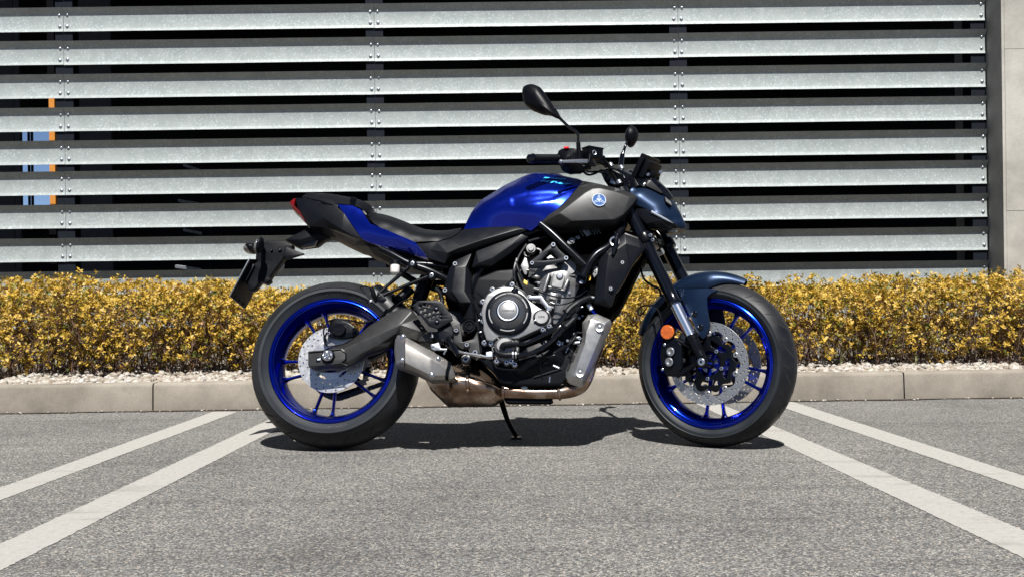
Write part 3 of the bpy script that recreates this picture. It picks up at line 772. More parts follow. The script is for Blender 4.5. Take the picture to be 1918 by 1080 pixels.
def wheel(c, fr, R0, hw, bead, pair0, name, barrel, letters, seed):
    rb = .2325
    bm = bmesh.new(); half, full = tyre_prof(R0, hw, rb, bead)
    revolve(bm, c, full, 128, mi=0)
    for f in bm.faces:
        q = f.calc_center_median()-c; r = math.hypot(q.x, q.z)
        if r < half[6][0] and abs(q.y) > hw*.8: f.material_index = 1
    # inner casing closes the section
    revolve(bm, c, [(rb, -bead), (.222, -bead+.012), (.222, bead-.012), (rb, bead)], 128, mi=0)
    for k in range(18):
        a = k*2*math.pi/18+seed
        groove(bm, c, R0, hw, a, -1); groove(bm, c, R0, hw, a+.17, 1)
        groove(bm, c, R0, hw, a+.15, -1, -1, .09, .05, .5, .0032); groove(bm, c, R0, hw, a+.3, 1, -1, .09, .05, .5, .0032)
        groove(bm, c, R0, hw, a+.22, -1, 1, .06, .62, .96, .0024)
    # raised sidewall lettering
    for s_, a0, r_, sz in letters:
        n_ = len(s_)
        for k, ch in enumerate(s_):
            if ch == ' ': continue
            ang = R_(a0) - (k-(n_-1)/2)*sz*.82/r_*(1 if math.sin(R_(a0)) > 0 or True else -1)
            t = text_bm(ch, sz, .0004); ca, sa = math.cos(ang), math.sin(ang)
            rad, tan = V3(ca, 0, sa), V3(sa, 0, -ca)
            yy = -hw-.0012-.0035*(1-abs((r_-(rb+.02))/.02)*.3)*.0 - .0002
            for v in t.verts: x, y, z = v.co; v.co = c + rad*(r_+y) + tan*x + V3(0, float(np.interp(r_+y, [p[0] for p in half[:4]], [p[1] for p in half[:4]]))-.0007-z, 0)
            add(bm, t, 3)
    ty = (bm, [M_rub, M_side, M_groove, M_emb])
    # rim: lips, barrel and ten blades in five pairs
    bm = bmesh.new()
    L = [(.2235, -bead+.006), (.2325, -bead-.002), (.2335, -bead-.0055), (.2305, -bead-.0075), (.2275, -bead-.004), (.2255, -bead-.0055), (.2225, -bead-.0055), (.2205, -bead+.0), (.2165, -bead+.003), (.2155, -bead+.008), (.213, -bead+.014), (.206, -bead+.024), (barrel+.004, -.022), (barrel, -.012)]
    revolve(bm, c, L + [(r, -y) for r, y in reversed(L)], 128)
    for k in range(5):
        for sg in (-1, 1):
            a = R_(pair0+72*k+sg*10.2); ah = R_(pair0+72*k+sg*17)
            p1 = c + V3(math.cos(a)*(barrel+.004), 0, math.sin(a)*(barrel+.004)); p0 = c + V3(math.cos(ah)*.05, 0, math.sin(ah)*.05)
            d = (p1-p0).normalized(); pts = [p0, p0.lerp(p1, .4), p0.lerp(p1, .8), p0.lerp(p1, .93), p1]
            tube(bm, pts, [.0085, .0062, .0058, .0085, .016], 10, 4, flat=1.9)
    revolve(bm, c, [(.030, -.045), (.055, -.042), (.058, -.03), (.05, -.02), (.05, .02), (.058, .03), (.055, .042), (.03, .045)], 40)
    for k in range(5):                     # arms that carry the discs
        a = R_(pair0+72*k); d = V3(math.cos(a), 0, math.sin(a))
        tube(bm, [c+d*.022+V3(0, -.05, 0), c+d*.045+V3(0, -.058, 0), c+d*.062+V3(0, -.060, 0)], [.012, .009, .008], 10, 3)
    w_ = P(name, bm, M_blue2, fr=fr, smooth=40)
    P('tyre', ty[0], ty[1], w_, fr, smooth=40)
    return w_
rear = wheel(REAR, 'B', .315, .092, .075, -101, 'rear_wheel', .196, [('SPORTMAX Q5A', 78, .2505, .018), ('DUNLOP', -83, .2505, .018)], .3)
CF = Vector((0, 0, 0))
front = wheel(CF, 'S', .300, .060, .050, -89, 'front_wheel', .196, [('DUNLOP', 150, .246, .013)], .1)
def disc(c, fr, par, y, ro, ri, holes, wave=0, name='brake_disc', bob=10, dm=None):
    outer = []; n_ = 120
    inner = []
    for k in range(n_):
        a = 2*math.pi*k/n_; outer.append(Vector((c.x+ro*math.cos(a), c.z+ro*math.sin(a))))
        r = ri + (.006*math.cos(a*bob) if wave else 0); inner.append(Vector((c.x+r*math.cos(a), c.z+r*math.sin(a))))
    hs = [inner]
    for k in range(holes):
        for j, f in enumerate((.33, .6, .86)):
            a = 2*math.pi*(k + j*.31)/holes; r = ri+(ro-ri)*f
            hs.append(circ2((c.x+r*math.cos(a), c.z+r*math.sin(a)), .0029, 10))
    bm = bmesh.new(); plate2(bm, [outer]+hs, y-.0025, y+.0025, .0004, res=0)
    return P(name, bm, dm or M_disc, par, fr, smooth=30)
# rear disc with a carrier of its own
disc(REAR, 'B', rear, -.078, .1225, .074, 20, 0, dm=M_disc2)
bm = bmesh.new()
star = []
for k in range(100):
    a = 2*math.pi*k/100; r = .073+.010*math.cos(a*5+1.0); star.append(Vector((REAR.x+r*math.cos(a), REAR.z+r*math.sin(a))))
plate2(bm, [star, circ2((REAR.x, REAR.z), .047, 40)], -.0795, -.0725, .001)
for k in range(5):
    a = R_(-58+72*k); bolt(bm, (REAR.x+math.cos(a)*.072, -.0795, REAR.z+math.sin(a)*.072), .0075, .004, 1, 2)
P('disc_carrier', bm, [M_disc2, M_zinc, M_edk], rear)
# rear sprocket and chain (far side)
bm = bmesh.new(); tt = []
for k in range(43*4):
    a = 2*math.pi*k/(43*4); r = .112 + (.006 if k % 4 in (1, 2) else -.001); tt.append(Vector((REAR.x+r*math.cos(a), REAR.z+r*math.sin(a))))
hl = [[Vector((REAR.x+r*math.cos(R_(a+72*k)), REAR.z+r*math.sin(R_(a+72*k)))) for a, r in ((-24, .062), (24, .062), (28, .098), (-28, .098))] for k in range(5)]
plate2(bm, [tt]+[bez_round(h, .01) for h in hl]+[circ2((REAR.x, REAR.z), .035, 24)], .083, .088, .0005); P('sprocket', bm, M_edk, rear)
PIV = B(879, 610.6, -.12)
bm = bmesh.new(); pts = []; spf = V3(PIV.x+.075, 0, PIV.z+.015)
for k in range(26): a = math.pi/2+math.pi*k/25; pts.append((REAR.x+.115*math.cos(a), REAR.z+.115*math.sin(a)))
nA = 34
for k in range(1, nA): t = k/nA; pts.append((REAR.x+(spf.x-REAR.x)*t, REAR.z-.115+(spf.z-.035-REAR.z+.115)*t))
for k in range(9): a = -math.pi/2+math.pi*k/8; pts.append((spf.x+.035*math.cos(a), spf.z+.035*math.sin(a)))
for k in range(1, nA): t = k/nA; pts.append((spf.x+(REAR.x-spf.x)*t, spf.z+.035+(REAR.z+.115-spf.z-.035)*t))
L_ = 0; acc = [0]
for a, b_ in zip(pts, pts[1:]+pts[:1]): L_ += math.dist(a, b_); acc.append(L_)
nl = int(L_/.0159); px_ = [p[0] for p in pts]+[pts[0][0]]; pz_ = [p[1] for p in pts]+[pts[0][1]]
for k in range(nl):
    s0, s1 = L_*k/nl, L_*(k+1)/nl; a = Vector((np.interp(s0, acc, px_), 0, np.interp(s0, acc, pz_))); b_ = Vector((np.interp(s1, acc, px_), 0, np.interp(s1, acc, pz_)))
    d = (b_-a).normalized(); nrm = V3(-d.z, 0, d.x); m_ = (a+b_)/2
    for yy in ((.079, .092) if k % 2 else (.0765, .0945)):
        obox(bm, m_+V3(0, yy, 0), d*.0115, V3(0, .001, 0), nrm*.0068, bev=.0)
    revolve(bm, a+V3(0, .0855, 0), [(0, -.0095), (.0048, -.0095), (.0048, .0095), (0, .0095)], 8)
P('chain', bm, M_gold)
# front discs
for y, nm in ((-.066, 0), (.066, 1)):
    d_ = disc(CF, 'S', front, y, .149, .114, 24, 1, bob=10)
    bm = bmesh.new(); s = -1 if y < 0 else 1
    for k in range(5):
        a = R_(-89+36+72*k); star = []
    out_, hol = [], []
    for k in range(150):
        a = 2*math.pi*k/150; r = .098+.0075*math.cos(a*10); out_.append(Vector((r*math.cos(a), r*math.sin(a))))
    for k in range(5):
        b0 = -89+72*k+5
        hol.append(bez_round([Vector((r*math.cos(R_(b0+a)), r*math.sin(R_(b0+a)))) for a, r in ((-25, .064), (25, .064), (27, .088), (-27, .088))], .01))
    plate2(bm, [out_]+hol+[circ2((0, 0), .044, 30)], y-.004, y+.004, .001)
    for k in range(10):
        a = R_(36*k+18); c = V3(.107*math.cos(a), y, .107*math.sin(a))
        revolve(bm, c, [(.003, -.0052), (.0085, -.0052), (.0098, -.004), (.0098, .004), (.0085, .0052)], 14, mi=1)
        if k % 2: bolt(bm, V3(.054*math.cos(a), y-.004*1, .054*math.sin(a)), .0068, .006, 2, 3)
    P('disc_carrier', bm, [M_frame, M_disc, M_zinc, M_edk], front, 'S')
# wheel sensor ring and hub spindle
bm = bmesh.new(); rg = []
for k in range(96): a = 2*math.pi*k/96; r = .043+(.0012 if k % 2 else -.0012); rg.append(Vector((r*.75*math.cos(a), r*.75*math.sin(a))))
sl_ = [[Vector((r*.75*math.cos(R_(a+12*k)), r*.75*math.sin(R_(a+12*k)))) for a, r in ((-3.6, .032), (3.6, .032), (3.6, .040), (-3.6, .040))] for k in range(30)]
plate2(bm, [rg]+sl_+[circ2((0, 0), .021, 24)], -.058, -.056, .0003); P('sensor_ring', bm, M_zinc, front, 'S')
bm = bmesh.new(); revolve(bm, CF, [(0, -.105), (.014, -.105), (.016, -.095), (.016, .095), (.014, .105), (0, .105)], 24); P('axle', bm, M_edk, front, 'S')

# ------------------------------------------------------------ front fork (steered)
for sgn in (-1, 1):
    yf = .102*sgn
    top = S(1183, 403, -.102); bot = S(1318, 677, -.102); top.y = bot.y = yf
    ax = (top-bot).normalized(); Lf = (top-bot).length
    at = lambda t: bot + ax*t
    t1 = (S(1262.6, 569, -.102)-S(1318, 677, -.102)).length; t0 = (S(1293, 629, -.102)-S(1318, 677, -.102)).length
    bm = bmesh.new()
    revolve(bm, bot, [(.0, t1-.004), (.0262, t1-.004), (.0272, t1), (.0272, t1+.006), (.025, t1+.009), (.0235, t1+.05), (.0245, t1+.07), (.0245, Lf+.03), (.0, Lf+.03)], 32, ax)
    fk = P('fork', bm, M_gloss, fr='S')
    bm = bmesh.new(); revolve(bm, bot, [(.0, t0-.03), (.0205, t0-.03), (.0205, t1+.01), (0, t1+.01)], 32, ax); P('fork_tube', bm, M_chr, fk, 'S')
    bm = bmesh.new(); revolve(bm, bot, [(.0, .018), (.016, .020), (.0175, .035), (.0215, .055), (.0225, t0-.018), (.0245, t0-.016), (.0245, t0), (.021, t0+.002), (0, t0+.002)], 28, ax)
    revolve(bm, bot, [(.009, -.023), (.020, -.022), (.0235, -.018), (.0235, .014), (.019, .018), (0, .018)], 28)
    tube(bm, [bot+V3(0, 0, 0), at(.045)], [.020, .0185], 16, 1)
    # caliper arms
    cal = (S(1256, 657, -.10), S(1254, 677, -.10))
    for (px, py) in ((1268, 637), (1268, 703)):
        q = S(px, py, -.10); q.y = yf; t_ = .055 if py < 660 else .012
        tube(bm, [at(t_), (at(t_)+q)/2+V3(0, 0, -.002), q], [.012, .009, .010], 12, 4)
    P('fork_foot', bm, M_frame, fk, 'S')
    bm = bmesh.new(); c0 = bot + V3(0, -.023*1, 0) if sgn < 0 else bot+V3(0, .023, 0)
    revolve(bm, bot, [(0, -.0255), (.0115, -.0255), (.0135, -.0235), (.0135, -.02)], 20, mi=0); revolve(bm, bot, [(0, -.0262), (.005, -.0262)], 6, mi=1)
    P('axle_bolt', bm, [M_zinc, M_edk], fk, 'S')
    # caliper body hangs on the rear of the disc
    bm = bmesh.new()
    body = [(1240, 640), (1250, 630), (1268, 634), (1277, 646), (1277, 690), (1266, 705), (1248, 704), (1240, 690), (1236, 664)]
    plate(bm, 'S', body, -.112, -.074, .006, .006, at=-.11)
    plate(bm, 'S', body, -.060, -.030, .006, .006, at=-.11)
    plate(bm, 'S', [(1236, 645), (1250, 636), (1252, 700), (1238, 695)], -.08, -.04, .003, .004, at=-.11)
    for (px, py) in ((1256, 657.8), (1253.5, 677)):
        q = S(px, py, -.112); revolve(bm, V3(q.x, -.112, q.z), [(.0185, -.009), (.0200, -.007), (.0205, .004)], 24); revolve(bm, V3(q.x, -.112, q.z), [(.0, -.0065), (.0185, -.009)], 24)
    if sgn > 0: bmesh.ops.scale(bm, vec=(1, -1, 1), verts=bm.verts)
    cp = P('brake_caliper', bm, M_frame, fk, 'S')
    if sgn < 0:
        bm = bmesh.new()
        for (px, py) in ((1256, 657.8), (1253.5, 677)):
            q = S(px, py, -.12); c = V3(q.x, -.120, q.z); revolve(bm, c, [(.0085, -.0035), (.0125, -.0045), (.0155, -.003), (.016, .004)], 24); revolve(bm, c, [(0, .002), (.0085, -.0035)], 7, mi=1)
        for (px, py) in ((1245, 645), (1241, 691)): q = S(px, py, -.112); bolt(bm, (q.x, -.112, q.z), .005, .003)
        q = S(1280, 675, -.09); bolt(bm, (q.x, -.09, q.z), .009, .01, 2)
        P('caliper_bolt', bm, [M_zinc, M_disc, M_gold], fk, 'S')
# lower triple clamp, stem, upper clamp
def dfork(px, py, w=-.102): return S(px, py, w)
cl0 = S(1207.5, 448, -.102); cl1 = S(1168, 372, -.102)
axf = (S(1183, 403, -.102)-S(1318, 677, -.102)).normalized()
bm = bmesh.new()
for sgn in (-1, 1):
    revolve(bm, V3(cl0.x, sgn*.102, cl0.z), [(.0, -.018), (.030, -.018), (.0315, -.015), (.0315, .015), (.030, .018), (0, .018)], 28, axf)
nrm = V3(axf.z, 0, -axf.x)
obox(bm, V3(cl0.x, 0, cl0.z)-nrm*.02, nrm*.028, V3(0, .10, 0), axf*.014, bev=.004)
revolve(bm, V3(cl0.x, 0, cl0.z)-nrm*.04, [(0, -.01), (.024, -.01), (.026, .16), (0, .16)], 24, axf)
tri = P('triple_clamp', bm, M_frame, fr='S')
bm = bmesh.new()
for (px, py) in ((1218.5, 441), (1223, 449.5)):
    q = S(px, py, -.118); bolt(bm, q, .0065, .005, 0, 1)
P('clamp_bolt', bm, [M_zinc, M_edk], tri, 'S')
bm = bmesh.new(); ct = V3(cl0.x, 0, cl0.z)+axf*.20
obox(bm, ct-nrm*.015, nrm*.03, V3(0, .115, 0), axf*.011, bev=.005)
for sgn in (-1, 1): revolve(bm, V3(ct.x, sgn*.102, ct.z), [(0, -.012), (.029, -.012), (.029, .016), (.02, .02), (0, .02)], 28, axf)
for sgn in (-1, 1):
    obox(bm, ct+axf*.032-nrm*.005+V3(0, .045*sgn, 0), nrm*.02, V3(0, .014, 0), axf*.026, bev=.005)
P('upper_clamp', bm, M_edk, tri, 'S')
bm = bmesh.new()
for (px, py, w_) in ((1144, 310, -.05), (1164, 315, -.04), (1160, 342, -.10), (1168, 333, -.06)): q = S(px, py, w_); revolve(bm, q, [(0, .011), (.007, .011), (.0105, .007), (.0105, -.006), (0, -.006)], 16, axf)
P('clamp_screw', bm, M_zinc, tri, 'S')

# ------------------------------------------------------------ front fender
def ang(px, py, w): q = S(px, py, w); return math.degrees(math.atan2(q.z, q.x)), math.hypot(q.x, q.z)
a_tip = ang(1396, 522, -.02)[0]; a_end = ang(1190, 624, -.03)[0]
if a_end < 0: a_end += 360
print('fender angles', a_tip, a_end, ang(1340, 508, -.02), ang(1188, 615, -.03), ang(1275, 530, -.05))
bm = bmesh.new(); n_ = 40; rings = []
for k in range(n_+1):
    t = k/n_; a = R_(a_tip + (a_end-a_tip)*t); Rr = .312+.012*math.sin(math.pi*min(1, t*1.5))*1.0
    hw_ = .068*min(1, .25+3.2*t, .45+2.5*(1-t)); dn = (.026+.030*math.exp(-((t-.30)/.17)**2))*min(1, .2+3.2*t) ; ring = []
    prof = [(Rr-dn, -hw_), (Rr-dn*.35, -hw_*.98), (Rr+.002, -hw_*.72), (Rr+.011, -hw_*.45), (Rr+.0135, 0), (Rr+.011, hw_*.45), (Rr+.002, hw_*.72), (Rr-dn*.35, hw_*.98), (Rr-dn, hw_)]
    prof += [(r-.004, y*.95) for r, y in reversed(prof)]
    rings.append([bm.verts.new((r*math.cos(a), y, r*math.sin(a))) for r, y in prof])
m_ = len(rings[0])
for p, q in zip(rings, rings[1:]):
    for j in range(m_): bm.faces.new((p[j], p[(j+1) % m_], q[(j+1) % m_], q[j]))
bm.faces.new(rings[0]); bm.faces.new(rings[-1][::-1])
fen = P('front_fender', bm, M_ice, fr='S', smooth=50)
for sgn in (-1, 1):
    bm = bmesh.new()
    skin(bm, 'S', [(1268, 541, -.073), (1296, 541, -.078), (1325, 540, -.071), (1345, 543, -.066), (1331, 549, -.072), (1324, 557, -.076), (1324.5, 575, -.079), (1330, 611, -.082), (1318.5, 634, -.083), (1313.5, 632, -.084), (1290, 587, -.083)],
         [(1300, 556, -.082), (1310, 590, -.086), (1305, 545, -.0785)], .008, thick=.005, rnd=.004)
    if sgn > 0: bmesh.ops.scale(bm, vec=(1, -1, 1), verts=bm.verts)
    sd = P('fender_bracket', bm, M_ice, fen, 'S', smooth=50)
    if sgn < 0:
        bm = bmesh.new()
        for (px, py) in ((1300.5, 587.5), (1312, 612.5)):
            q = S(px, py, -.0855); revolve(bm, q, [(0, -.005), (.004, -.0055), (.0095, -.003), (.0115, .001)], 20); revolve(bm, q, [(0, -.0062), (.003, -.0062)], 6, mi=1)
        P('fender_bolt', bm, [M_gloss, M_edk], fen, 'S')
# amber reflector on the fork
bm = bmesh.new(); q = S(1250, 621.5, -.118); revolve(bm, q, [(0, -.0045), (.0235, -.0045), (.026, -.002), (.026, .004), (0, .004)], 32)
for k in range(8):
    a = k*math.pi/4; obox(bm, q+V3(math.cos(a)*.012, -.0048, math.sin(a)*.012), V3(math.cos(a)*.011, 0, math.sin(a)*.011), V3(0, .0006, 0), V3(-math.sin(a)*.0008, 0, math.cos(a)*.0008))
rf = P('reflector', bm, M_amber, fr='S')
bm = bmesh.new(); revolve(bm, q, [(.024, .004), (.0285, .002), (.0285, .009), (0, .009)], 32); tube(bm, [q+V3(0, .006, 0), S(1263, 634, -.10)], .006, 8, 1); P('reflector_holder', bm, M_blk, rf, 'S')
# brake hoses
def hose(name, pts, r, m=None, par=None, fr='B', n=7, seg=10):
    f = FR[fr][0]; bm = bmesh.new(); tube(bm, [f(*p) for p in pts], r, seg, n); return P(name, bm, m or M_blk, par, fr)
hose('brake_hose', [(1216, 572, -.10), (1226, 572, -.10), (1235, 583, -.11), (1240, 598, -.11), (1242, 612, -.11), (1248, 632, -.10)], .0032, M_gloss, fr='S')
hose('brake_hose', [(1196, 470, -.05), (1200, 500, -.05), (1206, 522, -.06), (1222, 535, -.07), (1234, 541, -.06), (1240, 560, -.04)], .0042, M_frame, fr='S')
hose('brake_hose', [(1216, 572, -.10), (1206, 572, -.09), (1197, 577, -.08), (1195, 585, -.08), (1200, 590, -.08), (1210, 578, -.09)], .0030, M_blk, fr='S')
hose('wiring', [(1228, 430, -.07), (1239, 445, -.07), (1240, 460, -.06), (1230, 471, -.05)], .0025, M_frame, fr='S')
hose('wiring', [(1222, 436, -.06), (1232, 452, -.06), (1236, 470, -.04), (1226, 480, -.04)], .0022, M_frame, fr='S')
bm = bmesh.new(); q = S(1233, 474, -.03); revolve(bm, q, [(0, -.02), (.012, -.02), (.012, .02), (0, .02)], 16, V3(1, 0, .4)); P('horn', bm, M_zinc, fr='S')

# ------------------------------------------------------------ headlight cowl (turns with the fork)
bm = bmesh.new()
skin(bm, 'S', [(1180, 356.5, -.098), (1186, 351, -.090), (1197, 351, -.064), (1215, 351, -.044), (1242, 365, -.020), (1258, 376, -.012), (1263, 384, -.010), (1273, 401, -.008), (1280, 415, -.006), (1284, 423, -.004), (1279.5, 429, -.008), (1271, 428, -.020), (1265, 419, -.048), (1243, 406, -.078), (1221, 396, -.092), (1208.5, 390, -.098), (1194, 385, -.105), (1191, 378, -.108)],
     [(1203, 366, -.098), (1215, 376, -.092), (1233, 384, -.076), (1248, 398, -.060), (1265, 415, -.036), (1198, 357, -.090)], .007, back='sym')
cow = P('headlight_cowl', bm, M_ice, fr='S', smooth=45)
bm = bmesh.new()
facets(bm, 'S', [(1188, 391, -.106), (1208, 391, -.104), (1221, 397, -.098), (1243, 407, -.084), (1265, 420, -.052), (1271, 427, -.034), (1254, 429, -.06), (1215, 429, -.085), (1210, 419, -.098), (1196, 404, -.104), (1236, 414, -.090)], 10, back='sym', bev=.0015)
hl_ = P('headlight_housing', bm, M_blkg, cow, 'S', smooth=42)
bm = bmesh.new(); plate(bm, 'S', [(1172, 380), (1196, 376), (1222, 398), (1226, 426), (1212, 436), (1192, 420)], .0, .05, .006, .006); P('dark_cowl_plate', bm, M_void, cow, 'S')  # black plate added as the darkness between fork and cowl
bm = bmesh.new(); pts = [S(1220, 396.5, -.101), S(1236, 405, -.092), S(1250, 412.5, -.077), S(1261.5, 418, -.058)]
tube(bm, pts, [.0055, .0048, .0042, .0025], 12, 6, flat=.7); P('daytime_lamp', bm, M_glass, cow, 'S')
bm = bmesh.new(); pts = [S(1219, 394.5, -.098), S(1236, 402, -.092), S(1251, 410.5, -.077), S(1263, 417, -.058)]
tube(bm, pts, [.0026, .0022, .002, .0015], 8, 6); P('lamp_rim', bm, M_gloss, cow, 'S')
# projector at the nose
bm = bmesh.new(); q0 = S(1258, 425, -.01); q0.y = 0; revolve(bm, q0, [(0, .024), (.014, .020), (.020, .010), (.021, -.02), (0, -.02)], 28, V3(1, 0, -.35)); P('projector_lamp', bm, M_glass, cow, 'S')
# ventilated fin on the cowl flank
bm = bmesh.new()
fp = [(1244, 368, -.034), (1251, 372, -.032), (1257.5, 381, -.030), (1256.5, 385, -.036), (1249, 381, -.048), (1244.5, 374, -.046)]
skin(bm, 'S', fp, [], .006, thick=.012)
P('badge_recess', bm, M_gloss, cow, 'S')
bm = bmesh.new()
for k in range(6):
    t = k/5; a = S(1246+8.5*t, 370+7*t, -.044+.004*t); b_ = S(1248+9*t, 378+6.5*t, -.054+.006*t); tube(bm, [a, (a+b_)/2+V3(.001, -.001, .001), b_], .0016, 6, 3)
P('emblem', bm, M_cov, cow, 'S')
# fly screen
bm = bmesh.new()
skin(bm, 'S', [(1190, 348, -.070), (1193, 336, -.055), (1204, 329, -.032), (1223, 331, -.016), (1233.5, 341, -.012), (1252, 358, -.008), (1259, 369, -.006), (1256, 375, -.012), (1242, 364, -.026), (1216, 350, -.052)],
     [(1212, 341, -.058), (1232, 354, -.036)], .007, back='sym')
scn = P('fly_screen', bm, M_gloss, fr='S', smooth=45)
bm = bmesh.new(); facets(bm, 'S', [(1213, 338, -.058), (1219, 338, -.054), (1241, 361, -.033), (1238, 362, -.036), (1210, 348, -.066)], 5, thick=.006, bev=.001); P('screen_panel', bm, M_grey, scn, 'S', smooth=20)
bm = bmesh.new(); facets(bm, 'S', [(1178, 357, -.086), (1172, 350, -.08), (1178, 336, -.075), (1188, 333, -.075), (1196, 347, -.082), (1190, 351, -.087)], 6, thick=.05, bev=.0015); P('screen_bracket', bm, M_frame, scn, 'S', smooth=20)

# ------------------------------------------------------------ display
a_ = S(1201.5, 286, -.07); b_ = S(1180.5, 331, -.07); up = (a_-b_); up.y = 0; dn = V3(up.z, 0, -up.x).normalized()
cc = (a_+b_)/2; cc.y = 0
bm = bmesh.new(); obox(bm, cc+dn*.010, up/2, V3(0, .072, 0), dn*.010, bev=.006); dis = P('display', bm, M_blk, fr='S')
bm = bmesh.new(); obox(bm, cc-dn*.001, up*.45, V3(0, .064, 0), dn*.0012, bev=.001); P('screen', bm, M_scr, dis, 'S')
bm = bmesh.new(); obox(bm, cc+dn*.030, up*.36, V3(0, .055, 0), dn*.014, bev=.006)
obox(bm, cc+dn*.045-up*.12, up*.18, V3(0, .03, 0), dn*.02, bev=.004)
tube(bm, [cc+dn*.05-up*.15+V3(0, -.04, 0), cc+dn*.05-up*.15+V3(0, .04, 0)], .011, 12, 1)
tube(bm, [cc+dn*.06-up*.1, cc+dn*.055-up*.7+V3(0, 0, -.02)], .02, 8, 2); P('display_bracket', bm, M_blk, dis, 'S')
bm = bmesh.new(); q = cc+dn*.05-up*.15; revolve(bm, V3(q.x, -.041, q.z), [(0, -.003), (.0055, -.003), (.0065, 0)], 14); q = S(1237.5, 322, -.05); revolve(bm, q, [(0, -.004), (.0055, -.004), (.0065, .002)], 14)
P('bracket_screw', bm, M_zinc, dis, 'S')

# ------------------------------------------------------------ handlebar, controls, mirrors
bm = bmesh.new()
ge, gi = S(991, 297, -.375), S(1048, 297, -.255)
mid = ct+axf*.034-nrm*.004
def mir(p): return V3(p.x, -p.y, p.z)
hb = [ge, gi, S(1100, 300, -.175), S(1135, 308, -.11), V3(mid.x, -.055, mid.z), V3(mid.x, .055, mid.z), mir(S(1135, 308, -.11)), mir(S(1100, 300, -.175)), mir(gi), mir(ge)]
tube(bm, hb, .0112, 16, 6); bar = P('handlebar', bm, M_gloss, fr='S')
gd = (gi-ge).normalized(); lg = (gi-ge).length
for s in (0, 1):
    bm = bmesh.new(); e = ge if s == 0 else mir(ge); dd = gd if s == 0 else mir(gd)
    pr = [(0, .012), (.0155, .012), (.0185, .014), (.0185, .019), (.0158, .022)]
    for k in range(14): pr += [(.0162, .024+k*(lg-.03)/14), (.0150, .0265+k*(lg-.03)/14)]
    pr += [(.017, lg-.004), (.021, lg-.002), (.021, lg+.004), (0, lg+.004)]
    revolve(bm, e, pr, 24, dd); P('grip', bm, M_blk, bar, 'S')
    bm = bmesh.new(); revolve(bm, e, [(0, -.008), (.009, -.007), (.0150, -.002), (.0162, .004), (.0162, .013), (0, .013)], 24, dd); P('bar_end', bm, M_gloss, bar, 'S')
# right switch cluster
bm = bmesh.new()
skin(bm, 'S', [(1044.5, 290, -.265), (1046, 283, -.263), (1052, 279, -.26), (1060, 277.8, -.257), (1072, 278, -.25), (1083, 279.5, -.24), (1087, 286, -.235), (1087, 297, -.235), (1086, 318, -.24), (1076, 323, -.247), (1058, 324, -.258), (1052, 318, -.262), (1048, 308, -.264)],
     [(1065, 292, -.285), (1065, 312, -.283), (1078, 300, -.268), (1054, 300, -.283)], .006, thick=.045)
sw = P('switch_housing', bm, M_blk, bar, 'S', smooth=50)
bm = bmesh.new(); q = S(1061, 276.8, -.265); obox(bm, q, V3(.0085, 0, 0), V3(0, .006, 0), V3(0, 0, .0035), bev=.002); P('stop_switch', bm, M_redb, bar, 'S')
bm = bmesh.new()
for (x, y, hx, hz) in ((1064, 296, .0035, .004), (1068.5, 295, .002, .004), (1070, 314, .0018, .004), (1061, 315, .0018, .004)): obox(bm, S(x, y, -.288), V3(hx, 0, 0), V3(0, .004, 0), V3(0, 0, hz), bev=.001)
P('switch', bm, M_frame, bar, 'S')
bm = bmesh.new(); t_ = [S(1050.5, 302.8, -.335), S(1062, 302.5, -.315), S(1078, 302, -.285), S(1090, 302.3, -.26), S(1101, 302.5, -.235)]
tube(bm, t_, [.0058, .0060, .0066, .0085, .0085], 14, 6, flat=.7); revolve(bm, t_[0], [(0, -.0085), (.006, -.006), (.0085, 0), (.006, .006), (0, .0085)], 18, V3(1, .3, 0)); lev = P('brake_lever', bm, M_zinc, bar, 'S')
bm = bmesh.new(); obox(bm, S(1106, 306, -.215), V3(.016, 0, 0), V3(0, .018, 0), V3(0, 0, .012), bev=.004); obox(bm, S(1096, 315, -.20), V3(.02, 0, 0), V3(0, .012, 0), V3(0, 0, .006), bev=.002)
revolve(bm, S(1103, 303, -.236), [(0, -.006), (.006, -.006), (.006, .03), (0, .03)], 12, V3(0, .3, 1)); P('master_cylinder', bm, M_frame, bar, 'S')
# fluid reservoir: an upright box seen on its corner
c1, c2, c3 = S(1090, 277.5, -.205), S(1103.5, 273, -.235), S(1130, 280, -.17)
bm = bmesh.new(); hgt = .042
u1 = c2-c1; u2 = c3-c2; u1.z = 0; u2.z = 0
ctr = c2 - u1/2 + u2/2; ctr.z = c2.z-hgt/2-.002
obox(bm, ctr, u1/2, u2/2, V3(0, 0, hgt/2), bev=.003); obox(bm, ctr+V3(0, 0, hgt/2), u1*.53, u2*.53, V3(0, 0, .003), bev=.0015)
rs_ = P('fluid_reservoir', bm, M_blk, bar, 'S', smooth=25)
bm = bmesh.new(); nn = u1.cross(V3(0, 0, 1)); nn = (V3(0, 0, 1).cross(u2)).normalized(); nn = nn if nn.y < 0 else -nn
q = S(1109.7, 287.6, -.225); q = ctr + nn*(abs(u1.dot(nn))/2+.001) - u2*.22
revolve(bm, q, [(.0065, -.0005), (.0085, .0016), (.0088, -.0005)], 24, nn); P('sight_glass', bm, M_badges, rs_, 'S')
